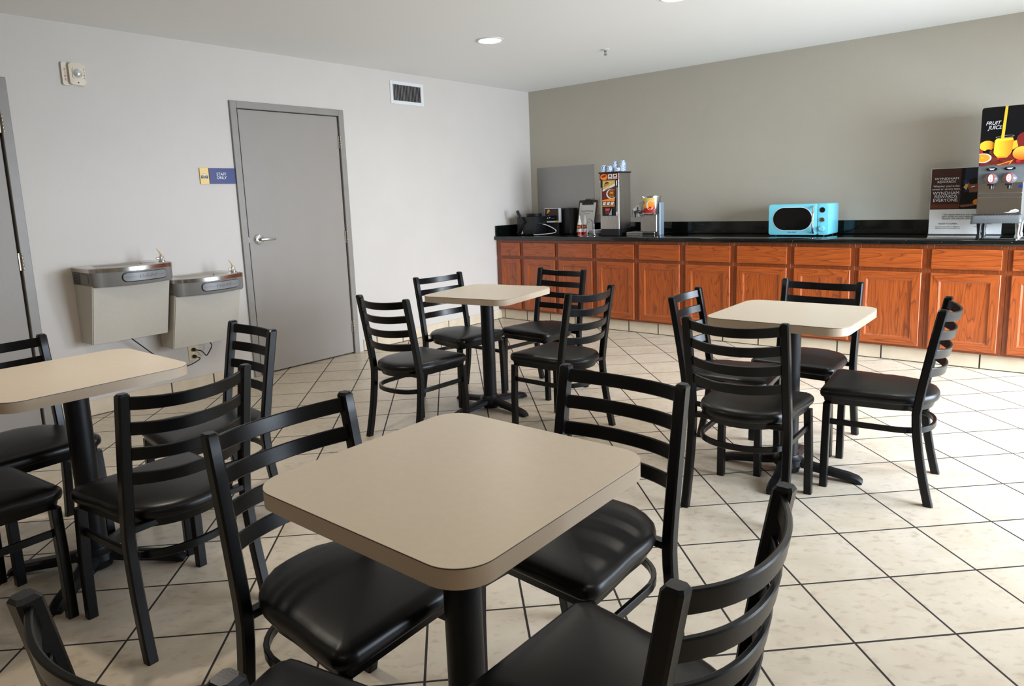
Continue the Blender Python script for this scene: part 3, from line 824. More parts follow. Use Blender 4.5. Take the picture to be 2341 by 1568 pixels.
# --- wire caddy and plates
t = thing('wire_caddy', 'chrome wire caddy with arched loops holding white plates beside the batter dispenser', 'caddy', (1.158, -.375, ZC))
bm = bmesh.new()
R_ = .098
tube(bm, [(R_*math.cos(2*PI*k/32), R_*math.sin(2*PI*k/32), .004) for k in range(32)], .003, 8, closed=True)
for s in (-1, 1): tube(bm, [(s*R_, 0, .004), (-s*R_, 0, .004)] if s > 0 else [(0, -R_, .004), (0, R_, .004)], .003, 8)
for ang in (-100, 175, 60):
    ca, sa = math.cos(math.radians(ang)), math.sin(math.radians(ang)); pts = []
    for k in range(17):
        th_ = PI*k/16; w = .05*math.cos(th_); z = .115+.055*math.sin(th_)
        if k == 0: pts.append((ca*R_-sa*w, sa*R_+ca*w, .004))
        pts.append((ca*R_-sa*w, sa*R_+ca*w, z))
        if k == 16: pts.append((ca*R_-sa*w, sa*R_+ca*w, .004))
    tube(bm, pts, .003, 8, up=Vector((ca, sa, 0)))
finish('wire_frame', bm, M['chrome'], t)
bm = bmesh.new(); lathe(bm, [(0, .001), (.055, .001), (.088, .011), (.090, .0125), (.088, .0128), (.054, .0035), (0, .0035)], 40, cap=False)
pl = finish('plate', bm, M['white'], None, 60); pl.location = (1.158, -.375, ZC+.0075)
tag(pl, 'white disposable plate, bottom of the stack in the wire caddy', 'plate', 'white plates in the wire caddy')
nm = ['second from the bottom', 'third from the bottom', 'fourth from the bottom', 'fifth from the bottom', 'top']
for k in range(5):
    c = pl.copy(); COL.objects.link(c); c.location = (1.158, -.375, ZC+.0075+.0065*(k+1)); c['label'] = 'white disposable plate, %s of the stack in the wire caddy' % nm[k]

# --- batter dispenser tower
t = thing('batter_dispenser', 'tall steel waffle batter dispenser with food poster front and cups on top', 'dispenser', (1.395, -.50, ZC))
X0, X1, DP = -.112, .112, .235
bm = bmesh.new(); box(bm, X0, X1, 0, DP, .066, .634, .003, 1); finish('housing', bm, M['steel'], t, 0)
bm = bmesh.new(); box(bm, X0+.004, X1-.004, .004, DP-.004, .0, .066, .002, 1); finish('plinth', bm, M['dark'], t, 0)
bm = bmesh.new(); box(bm, X0-.010, X1+.008, -.012, DP+.006, .634, .648, .005, 2); finish('lid', bm, M['dark'], t)
bm = bmesh.new(); box(bm, -.085, .083, -.006, .0, .203, .564, .002, 1)
box(bm, -.100, -.085, -.004, 0, .49, .575); box(bm, .083, .098, -.004, 0, .49, .575)
pnl = finish('door_panel', bm, M['dark'], t, 0)
bm = bmesh.new(); box(bm, .086, .092, -.010, -.0, .505, .558, .002, 1); box(bm, .086, .092, -.010, -.0, .205, .245, .002, 1); finish('latch', bm, M['satin'], t, 0)
bm = bmesh.new(); lathe(bm, [(.006, 0), (.008, -.012), (0, -.014)], 12, (X0-.004, .01, .55), 'y'); finish('lock_knob', bm, M['satin'], t)
a = Art(-.0003)
a.rect(-.112, .112, .566, .632, 'darkred')
a.add(ellipse(-.062, .598, .043, .031), 'orange'); a.add(ellipse(-.062, .606, .030, .012, rot=.2), 'red')
for cx_ in (.012, .070):
    a.rect(cx_-.024, cx_+.024, .575, .624, 'paper'); a.add([(cx_-.018, .598), (cx_+.018, .598), (cx_+.010, .612), (cx_, .616), (cx_-.010, .612)], 'printblack'); a.rect(cx_-.018, cx_+.018, .580, .588, 'red')
    a.add(ellipse(cx_-.02 if cx_ < .05 else cx_+.02, .622, .008, .007), 'orange')
a.done('header_panel', t, 'red printed header strip')
a = Art(-.0062)
a.rect(-.075, .072, .352, .560, 'darkred')
a.add([(-.075, .470), (.072, .515), (.072, .560), (-.075, .560)], 'gold')
a.add([(-.060, .500), (-.030, .515), (.0, .525), (-.002, .540), (-.025, .552), (-.045, .540)], 'brown')
a.add([(-.048, .512), (-.004, .528), (-.006, .535), (-.05, .520)], 'orange')
a.add([(-.075, .452), (.072, .505), (.072, .528), (-.075, .470)], 'paper')
a.add([(-.047, .466), (.010, .487), (.010, .492), (-.047, .471)], 'navy')
pl_ = [(x, z) for x, z in ellipse(.035, .425, .062, .050, 40) if x < .0721]; a.add([(min(x, .072), z) for x, z in ellipse(.030, .425, .062, .050, 40)], 'paper')
a.add([(min(x, .072), z) for x, z in ellipse(.036, .428, .052, .044, 40)], 'brown')
for i in range(6):
    for j in range(5):
        gx, gz = .002+i*.013, .400+j*.014
        if (gx-.036)**2/.0025+(gz-.428)**2/.0018 < .85 and gx < .066: a.rect(gx-.004, gx+.004, gz-.004, gz+.004, 'orange')
a.add(ellipse(.036, .436, .016, .006), 'yellow')
a.add([(-.075, .352), (.072, .352), (.072, .382), (.0, .376), (-.075, .366)], 'orange')
a.rect(-.075, .072, .300, .352, 'darkred'); a.rect(-.075, .072, .298, .309, 'orange')
for k in range(3):
    x = -.068+k*.049; a.rect(x, x+.038, .314, .346, 'paper'); a.add([(x+.022, .316), (x+.034, .316), (x+.036, .344)], 'printblack'); a.rect(x+.004, x+.02, .332, .340, 'pushbar')
a.add([(-.034, .224), (.002, .224), (.020, .286), (-.041, .286)], 'red'); a.rect(-.036, .012, .262, .266, 'paper'); a.add([(-.03, .232), (-.004, .232), (.004, .258), (-.033, .258)], 'darkred')
a.add([(.001, .212), (.037, .180+.03), (.038, .282)], 'bluesteel')
a.done('poster', pnl, 'waffle poster with logo')

# paper cups on the dispenser
def cup(h=.062, r0=.034, r1=.025):
    bm = bmesh.new(); lathe(bm, [(r0-.002, .0), (r0+.0012, .0), (r0+.0012, .003), (r0, .0035), (r1, h), (r1-.002, h), (r1-.003, h-.003), (0, h-.003)], 28, cap=False)
    return bm
TZ = ZC+.648
cups = [(1.295, -.44, 0, .070, 'single patterned paper cup at the front left on the batter dispenser'),
        (1.363, -.44, 0, .062, 'single patterned paper cup in the middle of the front row on the dispenser'),
        (1.437, -.41, 0, .040, 'shortest patterned paper cup, half hidden at front right on the dispenser'),
        (1.372, -.345, 0, .066, 'patterned paper cup at the bottom of the back left stack'),
        (1.372, -.345, .021, .066, 'patterned paper cup in the middle of the back left stack'),
        (1.372, -.345, .042, .066, 'patterned paper cup on top of the back left stack'),
        (1.462, -.345, 0, .066, 'patterned paper cup at the bottom of the back right stack'),
        (1.462, -.345, .023, .066, 'patterned paper cup in the middle of the back right stack'),
        (1.462, -.345, .046, .066, 'patterned paper cup on top of the back right stack, highest of all')]
for (x, y, dz, h, lb) in cups:
    o = finish('paper_cup', cup(h), M['cup'], None, 50); o.location = (x, y, TZ+dz+.0003)
    tag(o, lb, 'cup', 'blue patterned paper cups on the dispenser')

# --- small steel dispenser on a stand
t = thing('steel_dispenser', 'small steel drum dispenser with black tap on a stand, right of the batter tower', 'dispenser', (1.80, -.40, ZC))
bm = bmesh.new(); box(bm, -.229, .088, -.07, .10, 0, .015, .002, 1); box(bm, -.229, .088, -.07, .10, .018, .036, .003, 1); finish('drip_base', bm, M['steel'], t, 0)
bm = bmesh.new(); box(bm, -.045, .088, -.071, -.0695, .004, .032); finish('base_front', bm, M['dark'], t, 0)
bm = bmesh.new(); box(bm, -.095, .086, -.02, .10, .036, .200, .004, 1); box(bm, -.100, .092, -.03, .105, .196, .206, .003, 1); finish('stand_column', bm, M['steel'], t, 0)
bm = bmesh.new(); lathe(bm, [(0, .208), (.088, .208), (.092, .214), (.092, .378), (.102, .380), (.102, .388), (0, .390)], 40, (-.005, .045, 0)); dr = finish('drum', bm, M['steelh'], t)
bm = bmesh.new(); prism(bm, [(-.175, .262), (-.165, .270), (-.095, .330), (-.02, .330), (-.02, .210), (-.100, .210), (-.125, .245)], -.03, .03, 'y', .004, 1); finish('funnel', bm, M['steel'], t)
bm = bmesh.new(); tube(bm, [(-.085, -.045, .240), (-.11, -.07, .238), (-.118, -.075, .225), (-.115, -.075, .185)], .012, 12, up=Vector((0, 1, 0)), radii=[.012, .016, .016, .012])
box(bm, -.135, -.098, -.085, -.065, .232, .245, .002, 1); tube(bm, [(-.095, -.075, .245), (-.095, -.075, .285)], .008, 10); finish('tap', bm, M['dark'], t)
# label wrapped on the drum
bm = bmesh.new(); lab = []
ms = ['gold', 'orange', 'red', 'brown', 'paper']
def drum_pt(u, z, d): a = math.radians(-150+u*110); return (-.005+(.0925+d)*math.cos(a), .045+(.0925+d)*math.sin(a), z)
def wrap(bm, pts, mi, d):
    f_ = bm.faces.new([bm.verts.new(drum_pt(u, z, d)) for u, z in pts]); f_.material_index = mi
N_ = 12
for i in range(N_):
    u0, u1 = i/N_, (i+1)/N_
    wrap(bm, [(u0, .225), (u1, .225), (u1, .372), (u0, .372)], 0, .0004)
    wrap(bm, [(u0, .225), (u1, .225), (u1, .25+.05*u1), (u0, .25+.05*u0)], 2, .0008)
    wrap(bm, [(u0, .25+.05*u0), (u1, .25+.05*u1), (u1, .272+.06*u1), (u0, .272+.06*u0)], 1, .0008)
wrap(bm, [(.72+.20*math.cos(k*.35), .298+.046*math.sin(k*.35)) for k in range(18)], 4, .0014)
wrap(bm, [(.75+.17*math.cos(k*.35), .300+.038*math.sin(k*.35)) for k in range(18)], 1, .0019)
wrap(bm, [(.22+.16*math.cos(k*.35), .325+.02*math.sin(k*.35)) for k in range(18)], 3, .0014)
me_o = finish('drum_label', bm, [M[k] for k in ms], dr, 40, 'printed food label on the drum')
bm = bmesh.new(); box(bm, .0885, .102, .02, .106, .0, .325, .003, 1); finish('side_panel', bm, M['bluesteel'], t, 0, 'bluish flat side panel')

# --- microwave
t = thing('microwave', 'aqua blue retro microwave with oval black door window on the counter', 'microwave', (3.246, -.45, ZC))
hw = .246
bm = bmesh.new(); box(bm, -hw+.003, hw-.003, .012, .33, .012, .277, .012, 3); finish('housing', bm, M['mwblue'], t)
bm = bmesh.new(); prism(bm, rrect(-hw, .159, .014, .276, .014), -.004, .016, 'y', .005, 3); d = finish('oven_door', bm, M['mwblue'], t)
bm = bmesh.new(); prism(bm, rrect(.163, hw, .014, .276, .014), -.002, .016, 'y', .005, 3); p_ = finish('control_panel', bm, M['mwblue'], t)
bm = bmesh.new()
prism(bm, rrect(-.212, .120, .050, .252, .098, 12), -.0065, .0, 'y', .002, 1); finish('window_trim', bm, M['white'], d)
bm = bmesh.new(); prism(bm, rrect(-.208, .116, .054, .248, .0965, 12), -.0075, .0, 'y', .001, 1); finish('door_window', bm, M['mwglass'], d)
bm = bmesh.new(); tube(bm, [(.131, -.008, .030), (.131, -.030, .048), (.131, -.038, .14), (.131, -.030, .235), (.131, -.008, .258)], .007, 12, up=Vector((0, 1, 0)), radii=[.008, .009, .0075, .009, .008]); finish('door_handle', bm, M['chrome'], d)
bm = bmesh.new(); lathe(bm, [(.0, -.004), (.020, -.004), (.0225, -.002), (.0225, 0)], 28, (.199, -.003, .224), 'y'); finish('clock_display', bm, M['mwglass'], p_)
bm = bmesh.new(); lathe(bm, [(.0, -.006), (.018, -.006), (.021, -.002), (.021, 0)], 28, (.199, -.003, .142), 'y'); k1 = finish('button_dial', bm, M['chrome'], p_)
bm = bmesh.new()
for k in range(4):
    a_ = PI/4+k*PI/2; prism(bm, [(.199+.010*math.cos(a_-.35), .142+.010*math.sin(a_-.35)), (.199+.017*math.cos(a_-.35), .142+.017*math.sin(a_-.35)), (.199+.017*math.cos(a_+.35), .142+.017*math.sin(a_+.35)), (.199+.010*math.cos(a_+.35), .142+.010*math.sin(a_+.35))], -.0100, -.0085, 'y')
lathe(bm, [(0, -.0100), (.006, -.0100), (.006, -.0085)], 14, (.199, 0, .142), 'y')
finish('dial_marks', bm, M['dark'], k1, 0)
bm = bmesh.new(); lathe(bm, [(0, -.022), (.019, -.022), (.0215, -.016), (.023, 0)], 20, (.199, -.003, .068), 'y'); finish('timer_knob', bm, M['mwblue'], p_)
for sx in (-.2, .2):
    for y in (.04, .30):
        bm = bmesh.new(); lathe(bm, [(0, 0), (.012, 0), (.014, .013), (0, .013)], 12, (sx, y, 0)); finish('foot', bm, M['dark'], t)
lettering('lettering', [('GALANZ', -.046, -.0045, .036, .015, 'CENTER', 1.3)], M['navy'], t)

# --- poster in acrylic stand
t = thing('counter_poster', 'brown and white rewards poster in an acrylic stand left of the juice dispenser', 'poster', (4.414, -.100, ZC))
bm = bmesh.new(); box(bm, -.243, .243, -.0015, .0015, .004, .524); sh = finish('poster_sheet', bm, M['paper'], t, 0)
bm = bmesh.new(); box(bm, -.245, .245, .003, .006, .0, .528); box(bm, -.245, .245, -.012, .07, .0, .003); finish('acrylic_stand', bm, M['acrylic'], t, 0)
a = Art(-.0016)
a.rect(-.241, .243, .200, .522, 'signbrown'); a.rect(-.013, .243, .200, .522, 'navy')
a.add([(-.04, .522), (-.013, .522), (-.013, .200), (-.036, .200)], 'printblack')
a.rect(-.02, .005, .40, .425, 'signblue')
a.rect(-.241, -.04, .205, .240, 'brown')
# laughing figure, printed
a.add([(-.045, .205), (-.035, .30), (.000, .335), (.10, .34), (.14, .28), (.14, .205)], 'printblack')
a.add(ellipse(.05, .385, .045, .052, rot=.2), 'skin'); a.add(ellipse(.056, .418, .044, .024, rot=.2), 'printblack')
a.add([(.02, .33), (.07, .33), (.075, .36), (.02, .36)], 'skin')
a.add(ellipse(.042, .370, .020, .009, rot=.2), 'darkred'); a.add(ellipse(.042, .373, .016, .004, rot=.2), 'white')
a.add(ellipse(.030, .396, .009, .003, rot=.2), 'printblack'); a.add(ellipse(.062, .402, .009, .003, rot=.2), 'printblack')
a.add([(-.03, .215), (.02, .220), (.09, .235), (.09, .25), (.03, .24), (-.04, .232)], 'skin'); a.add(ellipse(.075, .255, .028, .022), 'orange')
a.add([(-.02, .37), (0, .35), (.012, .39), (-.005, .40)], 'gold')
a.rect(-.185, -.085, .4285, .4292, 'white')
a.done('poster_print', sh)
lettering('poster_lettering', [('WYNDHAM', -.135, -.0085, .442, .026, 'CENTER', 1.2), ('REWARDS', -.135, -.0085, .417, .022, 'CENTER', 1.25), ("Whether you're the", -.135, -.0085, .384, .022), ('sweet or savory type,', -.135, -.0085, .361, .022),
    ('WYNDHAM', -.135, -.0085, .328, .034), ('REWARDS', -.135, -.0085, .301, .034), ('EVERYONE.', -.135, -.0085, .272, .034)], M['white'], sh, .0004)
lettering('caption_lettering', [('No matter who you are, where you go,', .0, -.004, .158, .018), ('earn points on your stays and redeem for', .0, -.004, .142, .018), ('vacation club resorts, and vacation homes.', .0, -.004, .126, .018),
    ('HOW TO EARN', -.11, -.004, .085, .018), ('Earn 10 points per dollar or 1,000 points,', -.11, -.004, .062, .010), ('whichever is more, on every qualified stay.', -.11, -.004, .050, .010), ('HOW TO REDEEM', .11, -.004, .085, .018), ('Free nights and more.', .11, -.004, .062, .010)], M['navy'], sh, .0004)

# --- juice dispenser
t = thing('juice_dispenser', 'tall two nozzle fruit juice dispenser with fruit picture at the right end of the counter', 'juice dispenser', (4.66, -.46, ZC))
bm = bmesh.new(); box(bm, -.135, .135, .0, .31, .115, .93, .006, 2); finish('housing', bm, M['plasticgrey'], t)
bm = bmesh.new(); prism(bm, rrect(-.138, .138, .515, .935, .018), -.012, .0, 'y', .001, 1); pn = finish('picture_panel', bm, M['printblack'], t)
a = Art(-.0122)
def clipx(pts, x0=-.137, x1=.137, z0=.517): return [(min(max(x, x0), x1), max(z, z0)) for x, z in pts]
a.rect(-.137, .137, .517, .60, 'darkred')
a.add(clipx(ellipse(-.095, .665, .047, .036)), 'lemonp'); a.add(clipx(ellipse(-.135, .618, .018, .022)), 'red')
a.add(clipx(ellipse(.13, .69, .055, .058)), 'darkred'); a.add([(.050, .625), (.090, .640), (.078, .692), (.055, .688)], 'yellow')
for (ex_, ez_, r_, k_) in ((-.085, .625, .018, 'printblack'), (-.06, .617, .02, 'brown'), (-.04, .605, .02, 'darkred'), (.03, .600, .02, 'red'), (.05, .585, .022, 'darkred'), (-.02, .575, .02, 'red'), (-.05, .565, .02, 'brown'), (-.11, .540, .02, 'darkred'), (-.085, .533, .018, 'brown'), (.0, .560, .016, 'darkred'), (.095, .545, .015, 'red'), (.02, .545, .018, 'brown')): a.add(clipx(ellipse(ex_, ez_, r_, r_*.8)), k_)
a.add(clipx(ellipse(-.115, .578, .052, .034)), 'paper'); a.add(clipx(ellipse(-.118, .578, .046, .029)), 'orange'); a.add(ellipse(-.118, .58, .008, .005), 'yellow')
a.add(clipx(ellipse(.115, .600, .056, .048)), 'orangep')
a.add(clipx([(-.03, .528), (.0, .535), (.065, .556), (.075, .57), (.05, .53), (.03, .519), (-.02, .519)]), 'orange'); a.add([(-.01, .526), (.05, .545), (.04, .524), (.01, .520)], 'red')
a.add([(-.034, .584), (-.026, .574), (.028, .574), (.036, .585), (.046, .598), (.054, .612), (.060, .700), (.054, .714), (-.040, .710), (-.050, .698), (-.053, .612), (-.046, .598)], 'juice'); a.add([(-.034, .584), (-.026, .574), (.028, .574), (.036, .585)], 'orange')
a.add([(-.048, .690), (.058, .697), (.052, .709), (-.044, .704)], 'lemon')
a.add(ellipse(.008, .722, .055, .009, rot=.05), 'pushbar'); a.add(ellipse(.008, .722, .050, .006, rot=.05), 'printblack')
a.add([(-.015, .705), (.004, .705), (.016, .934), (.000, .934)], 'yellow')
a.done('fruit_picture', pn)
lettering('lettering', [('FRUIT', -.068, -.0126, .822, .036, 'CENTER', .92, .25), ('JUICE', -.055, -.0126, .790, .036, 'CENTER', .92, .25)], M['white'], pn, .0004)
bm = bmesh.new()
for sgn, zz in ((1, 0),):
    rings = []
    for k in range(9):
        x = -.136+.272*k/8; b_ = .045*(1-((x)/.16)**2)
        rings.append([(x, 0, .398), (x, -.018-b_*.2, .396), (x, -.035-b_*.35, .44), (x, -.028-b_*.3, .505), (x, -.012, .524+b_*.12), (x, 0, .526)])
    ring_loft(bm, rings)
hd = finish('dispenser_head', bm, M['headgrey'], t, 50)
for k, x in enumerate((-.053, .053)):
    bm = bmesh.new()
    bmesh.ops.create_uvsphere(bm, u_segments=24, v_segments=14, radius=1)
    for v in bm.verts:
        zf = v.co.z; s = 1.12-.3*max(0, zf); v.co = Vector((x+v.co.x*.042*s, -.055+v.co.y*.032, .428+v.co.z*.040))
    nz = finish('nozzle_cover', bm, M['nosegrey'], hd)
    bm = bmesh.new(); prism(bm, ellipse(x, .430, .021, .034), -.0905, -.078, 'y', .003, 1); bn = finish('push_button', bm, M['red'], nz)
    bm = bmesh.new(); prism(bm, ellipse(x, .430, .015, .028), -.0925, -.088, 'y', .001, 1); finish('button_face', bm, M['white'], bn)
    bm = bmesh.new()
    for q_ in range(4): lathe(bm, [(0, -.0937), (.0025, -.0937), (.0025, -.092)], 8, (x, 0, .412+q_*.012), 'y')
    finish('button_symbols', bm, M['dark'], bn)
    bm = bmesh.new(); box(bm, x-.022, x+.022, -.068, -.04, .378, .390, .002, 1); tube(bm, [(x, -.054, .38), (x, -.054, .355)], .009, 12); finish('nozzle', bm, M['dark'], nz)
    bm = bmesh.new(); prism(bm, ellipse(x, .496, .034, .012), -.052, -.035, 'y', .001, 1); fl = finish('flavor_plate', bm, M['black_gloss'], hd)
    a = Art(-.0522); a.rect(x-.018, x+.018, .4965, .5005, 'white'); a.rect(x-.010, x+.012, .491, .4945, 'white'); a.done('flavor_lettering', fl)
bm = bmesh.new(); box(bm, -.131, .131, -.004, .0, .165, .400); sp_ = finish('splash_panel', bm, M['steelh'], t, 0)
for z in (.324, .290):
    bm = bmesh.new(); box(bm, -.131, .131, -.009, -.004, z-.003, z+.003, .002, 1); finish('splash_ridge', bm, M['satin'], sp_)
a = Art(-.0085); a.add([(.03, .184), (.06, .186), (.075, .200), (.10, .207), (.118, .200), (.12, .190), (.105, .183), (.06, .180)], 'white'); a.rect(.108, .131, .355, .378, 'signblue'); a.done('badges', t)
lettering('badge_lettering', [('Cornelius', .094, -.0092, .193, .010)], M['navy'], t, .0003)
bm = bmesh.new()
rings = []
for (z, dx, dy) in ((.112, 0, 0), (.118, .004, .004), (.155, .0, .0), (.168, -.006, -.008), (.168, -.012, -.014)):
    rings.append([(x, y, z) for x, y in rrect(-.150-dx, .148+dx, -.150-dy, .002, .022, 5)])
ring_loft(bm, rings); dt = finish('drip_tray', bm, M['headgrey'], t, 40)
bm = bmesh.new()
for k in range(15): box(bm, -.125+k*.0175, -.118+k*.0175, -.13, -.008, .168, .172)
finish('drip_grate', bm, M['dark'], dt, 0)
for (x, y) in ((-.108, -.02), (.122, -.02), (-.108, .27), (.122, .27)):
    bm = bmesh.new(); lathe(bm, [(.020, .118), (.018, .10), (.012, .03), (.018, .012), (.019, 0), (0, 0)], 16, (x, y, 0)); finish('leg', bm, M['chrome'] if x > 0 else M['dark'], t)

# ------------------------------------------------------------------ tables
def table(label, x, y, rot, dx=0., dy=0., first=None, br=0.):
    if first is None:
        t = thing('cafe_table', label, 'table', (x, y, 0), rot, 'square laminate cafe tables')
        hw, hd, zt = .311, .314, .790
        bm = bmesh.new(); prism(bm, rrect(-hw, hw, -hd, hd, .078, 14), zt-.0012, zt, 'z'); 
        tp = finish('tabletop', bm, M['laminate'], t, 30)
        bm = bmesh.new(); prism(bm, rrect(-hw-.0002, hw+.0002, -hd-.0002, hd+.0002, .078, 14), zt-.0026, zt-.0012, 'z'); finish('edge_seam', bm, M['seam'], tp, 30)
        bm = bmesh.new(); prism(bm, rrect(-hw, hw, -hd, hd, .078, 14), zt-.038, zt-.0026, 'z', .0012, 1); finish('edge_band', bm, M['edgeband'], t, 30)
        bm = bmesh.new(); box(bm, -.2, .2, -.03, .03, zt-.052, zt-.0385, .003, 1); box(bm, -.03, .03, -.2, .2, zt-.0515, zt-.0388, .003, 1); finish('mounting_plate', bm, M['castiron'], t)
        bm = bmesh.new(); lathe(bm, [(.043, .06), (.043, zt-.05)], 32); finish('column', bm, M['castiron'], t)
        bm = bmesh.new()
        R0 = .33; N = 4
        # four tapering arms blended into a hub
        for k in range(4):
            a = k*PI/2-.03; ca, sa = math.cos(a), math.sin(a); rings = []
            for (r, w, zt2, zb) in ((.0, .045, .078, .050), (.06, .036, .074, .042), (.12, .028, .062, .028), (.20, .027, .052, .020), (.27, .028, .044, .012), (.31, .027, .034, .004), (.328, .022, .020, .002)):
                sec = [(-w, zb), (w, zb), (w*.96, zt2-.010), (w*.55, zt2), (-w*.55, zt2), (-w*.96, zt2-.010)]
                rings.append([(ca*r-sa*p, sa*r+ca*p, q) for p, q in sec])
            ring_loft(bm, rings)
        lathe(bm, [(.072, .044), (.070, .070), (.050, .084), (.047, .092), (0, .092)], 32)
        lathe(bm, [(0, .006), (.05, .006), (.062, .045)], 24)
        finish('cross_base', bm, M['castiron'], t)
        for k in range(4):
            a = k*PI/2-.03; bm = bmesh.new(); lathe(bm, [(0, 0), (.014, 0), (.014, .012), (0, .012)], 14, (.30*math.cos(a), .30*math.sin(a), 0)); finish('foot', bm, M['dark'], t)
    else:
        t = copy_tree(first); t.location = (x, y, 0); t.rotation_euler = (0, 0, rot); t['label'] = label
        for ch in t.children:
            if ch.name.split('.')[0] in ('cross_base', 'foot'): ch.rotation_euler = (0, 0, br)
            if ch.name.split('.')[0] in ('column', 'cross_base', 'foot', 'mounting_plate'): ch.location = (dx, dy, 0)
    return t
tA = table('large beige square table in the centre foreground', 4.141, -5.639, .008)
table('beige table at the left photo edge in front of the drinking fountains', 2.268, -5.781, .018, first=tA, br=PI/4+.03)
table('beige table farthest from the camera, near the corner of the room', 2.245, -3.38, .152, -.045, .045, first=tA, br=-.22)
table('pale table on the right in front of the oak cabinets below the microwave', 4.119, -3.325, .005, first=tA, br=.12)

# ------------------------------------------------------------------ chairs
HT = .855
def post_y(z):   # centre line of the rear legs/posts
    if z < .40: 
        u = z/.40; return -.214+.062*(1-(1-u)**1.6)
    u = (z-.40)/(HT-.40); return -.152-.074*(u**1.15)
def seat_outline(off=0., n=56):
    pts = []
    fw, fy, cr = .214, .234, .042
    # front edge corner right -> round the back -> front left; counter-clockwise seen from above
    def add(x, y): pts.append((x, y))
    cy, R = -.020, .197
    for i in range(7):
        a = PI/2-PI/2*i/6; add(fw-cr+(cr+off)*math.cos(a), fy-cr+(cr+off)*math.sin(a))
    for i in range(1, 8):
        u = i/8; y = fy-cr+(cy-(fy-cr))*u; s = u*u*(3-2*u); x = fw+(R-fw)*s; add(x+off, y)
    for i in range(0, 25):
        a = -PI*i/24; ca, sa = math.cos(a), math.sin(a); e_ = .92; add((R+off)*math.copysign(abs(ca)**e_, ca), cy-(R+off)*1.03*abs(sa)**e_)
    for i in range(7, 0, -1):
        u = i/8; y = fy-cr+(cy-(fy-cr))*u; s = u*u*(3-2*u); x = fw+(R-fw)*s; add(-x-off, y)
    for i in range(7):
        a = PI-PI/2*i/6; add(-fw+cr+(cr+off)*math.cos(a), fy-cr+(cr+off)*math.sin(a))
    return pts
def make_chair(label):
    t = thing('ladder_back_chair', label, 'chair', group='black ladder-back cafe chairs')
    # cushion
    bm = bmesh.new(); rings = []
    for off, z in ((-.014, .424), (-.003, .426), (.001, .433), (.002, .443), (.000, .453), (-.006, .461), (-.016, .4665), (-.040, .4705), (-.075, .473), (-.11, .4745), (-.14, .4755), (-.165, .4758), (-.18, .476)):
        o = seat_outline(max(off, -.030)); rr = []
        if off < -.030: k_ = 1-(-off-.030)/.19; o = [(x*k_, .01+(y-.01)*k_) for x, y in o]
        for i, (x, y) in enumerate(o):
            w = .0011*math.sin(i*2.1)*math.sin(i*.7+1) if .43 < z < .47 else 0
            rr.append((x*(1+w*3), y*(1+w*3), z+w))
        rings.append(rr)
    ring_loft(bm, rings); finish('seat_cushion', bm, M['vinyl'], t, 60, 'black padded vinyl seat')
    bm = bmesh.new()
    ring_loft(bm, [[(x, y, .395) for x, y in seat_outline(-.020)], [(x, y, .4235) for x, y in seat_outline(-.012)]])
    finish('seat_rim', bm, M['black'], t, 50)
    W = .032
    for s in (-1, 1):
        bm = bmesh.new(); path = []
        zs = [.0, .06, .12, .18, .24, .30, .35, .40, .45, .52, .60, .70, .80, .848, HT]
        for z in zs: path.append((s*(.208-.008*min(1, z/.45)), post_y(z), z))
        rings = []
        for i, p in enumerate(path):
            c_ = .005; w, h = (.0170, .0178) if i < len(path)-1 else (.0125, .0135)
            sec = [(-w+c_, -h), (w-c_, -h), (w, -h+c_), (w, h-c_), (w-c_, h), (-w+c_, h), (-w, h-c_), (-w, -h+c_)]
            rings.append([(p[0]+a, p[1]+b, p[2]) for a, b in sec])
        ring_loft(bm, rings); finish('rear_leg', bm, M['black'], t, 30)
        bm = bmesh.new(); path = [(s*.201, .204, 0), (s*.199, .203, .2), (s*.192, .200, .398)]
        rings = []
        for p in path:
            c_ = .003; w = .0162
            rings.append([(p[0]+a, p[1]+b, p[2]) for a, b in [(-w+c_, -w), (w-c_, -w), (w, -w+c_), (w, w-c_), (w-c_, w), (-w+c_, w), (-w, w-c_), (-w, -w+c_)]])
        ring_loft(bm, rings); finish('front_leg', bm, M['black'], t, 30)
    for zc in (.822, .742, .661, .581):
        bm = bmesh.new(); path = []
        yc = post_y(zc)
        for i in range(19):
            u = -1+2*i/18; bw = .057*(1-abs(u)**2.2); path.append((u*.188, yc-.003-bw, zc-.19*bw))
        bar(bm, path, .011, .041, up=Vector((0, -.17, .985)), bev=.0025); finish('back_slat', bm, M['black'], t, 30)
    # hoop stretcher: front legs round behind the rear legs
    bm = bmesh.new(); path = []
    for y in (.198, .14, .08, .02, -.05): path.append((.190-.007*(.198-y)/.25, y, .312))
    for i in range(1, 18):
        a = -PI*i/18; ca, sa = math.cos(a), math.sin(a); path.append((.183*math.copysign(abs(ca)**.88, ca), -.05-.160*abs(sa)**.88, .312))
    for y in (-.05, .02, .08, .14, .198): path.append((-(.190-.007*(.198-y)/.25), y, .312))
    bar(bm, path, .014, .025, bev=.002); finish('stretcher', bm, M['black'], t, 30)
    bm = bmesh.new(); box(bm, -.188, .188, -.168, -.140, .400, .421, .002, 1); finish('seat_crossbar', bm, M['black'], t, 0)
    return t
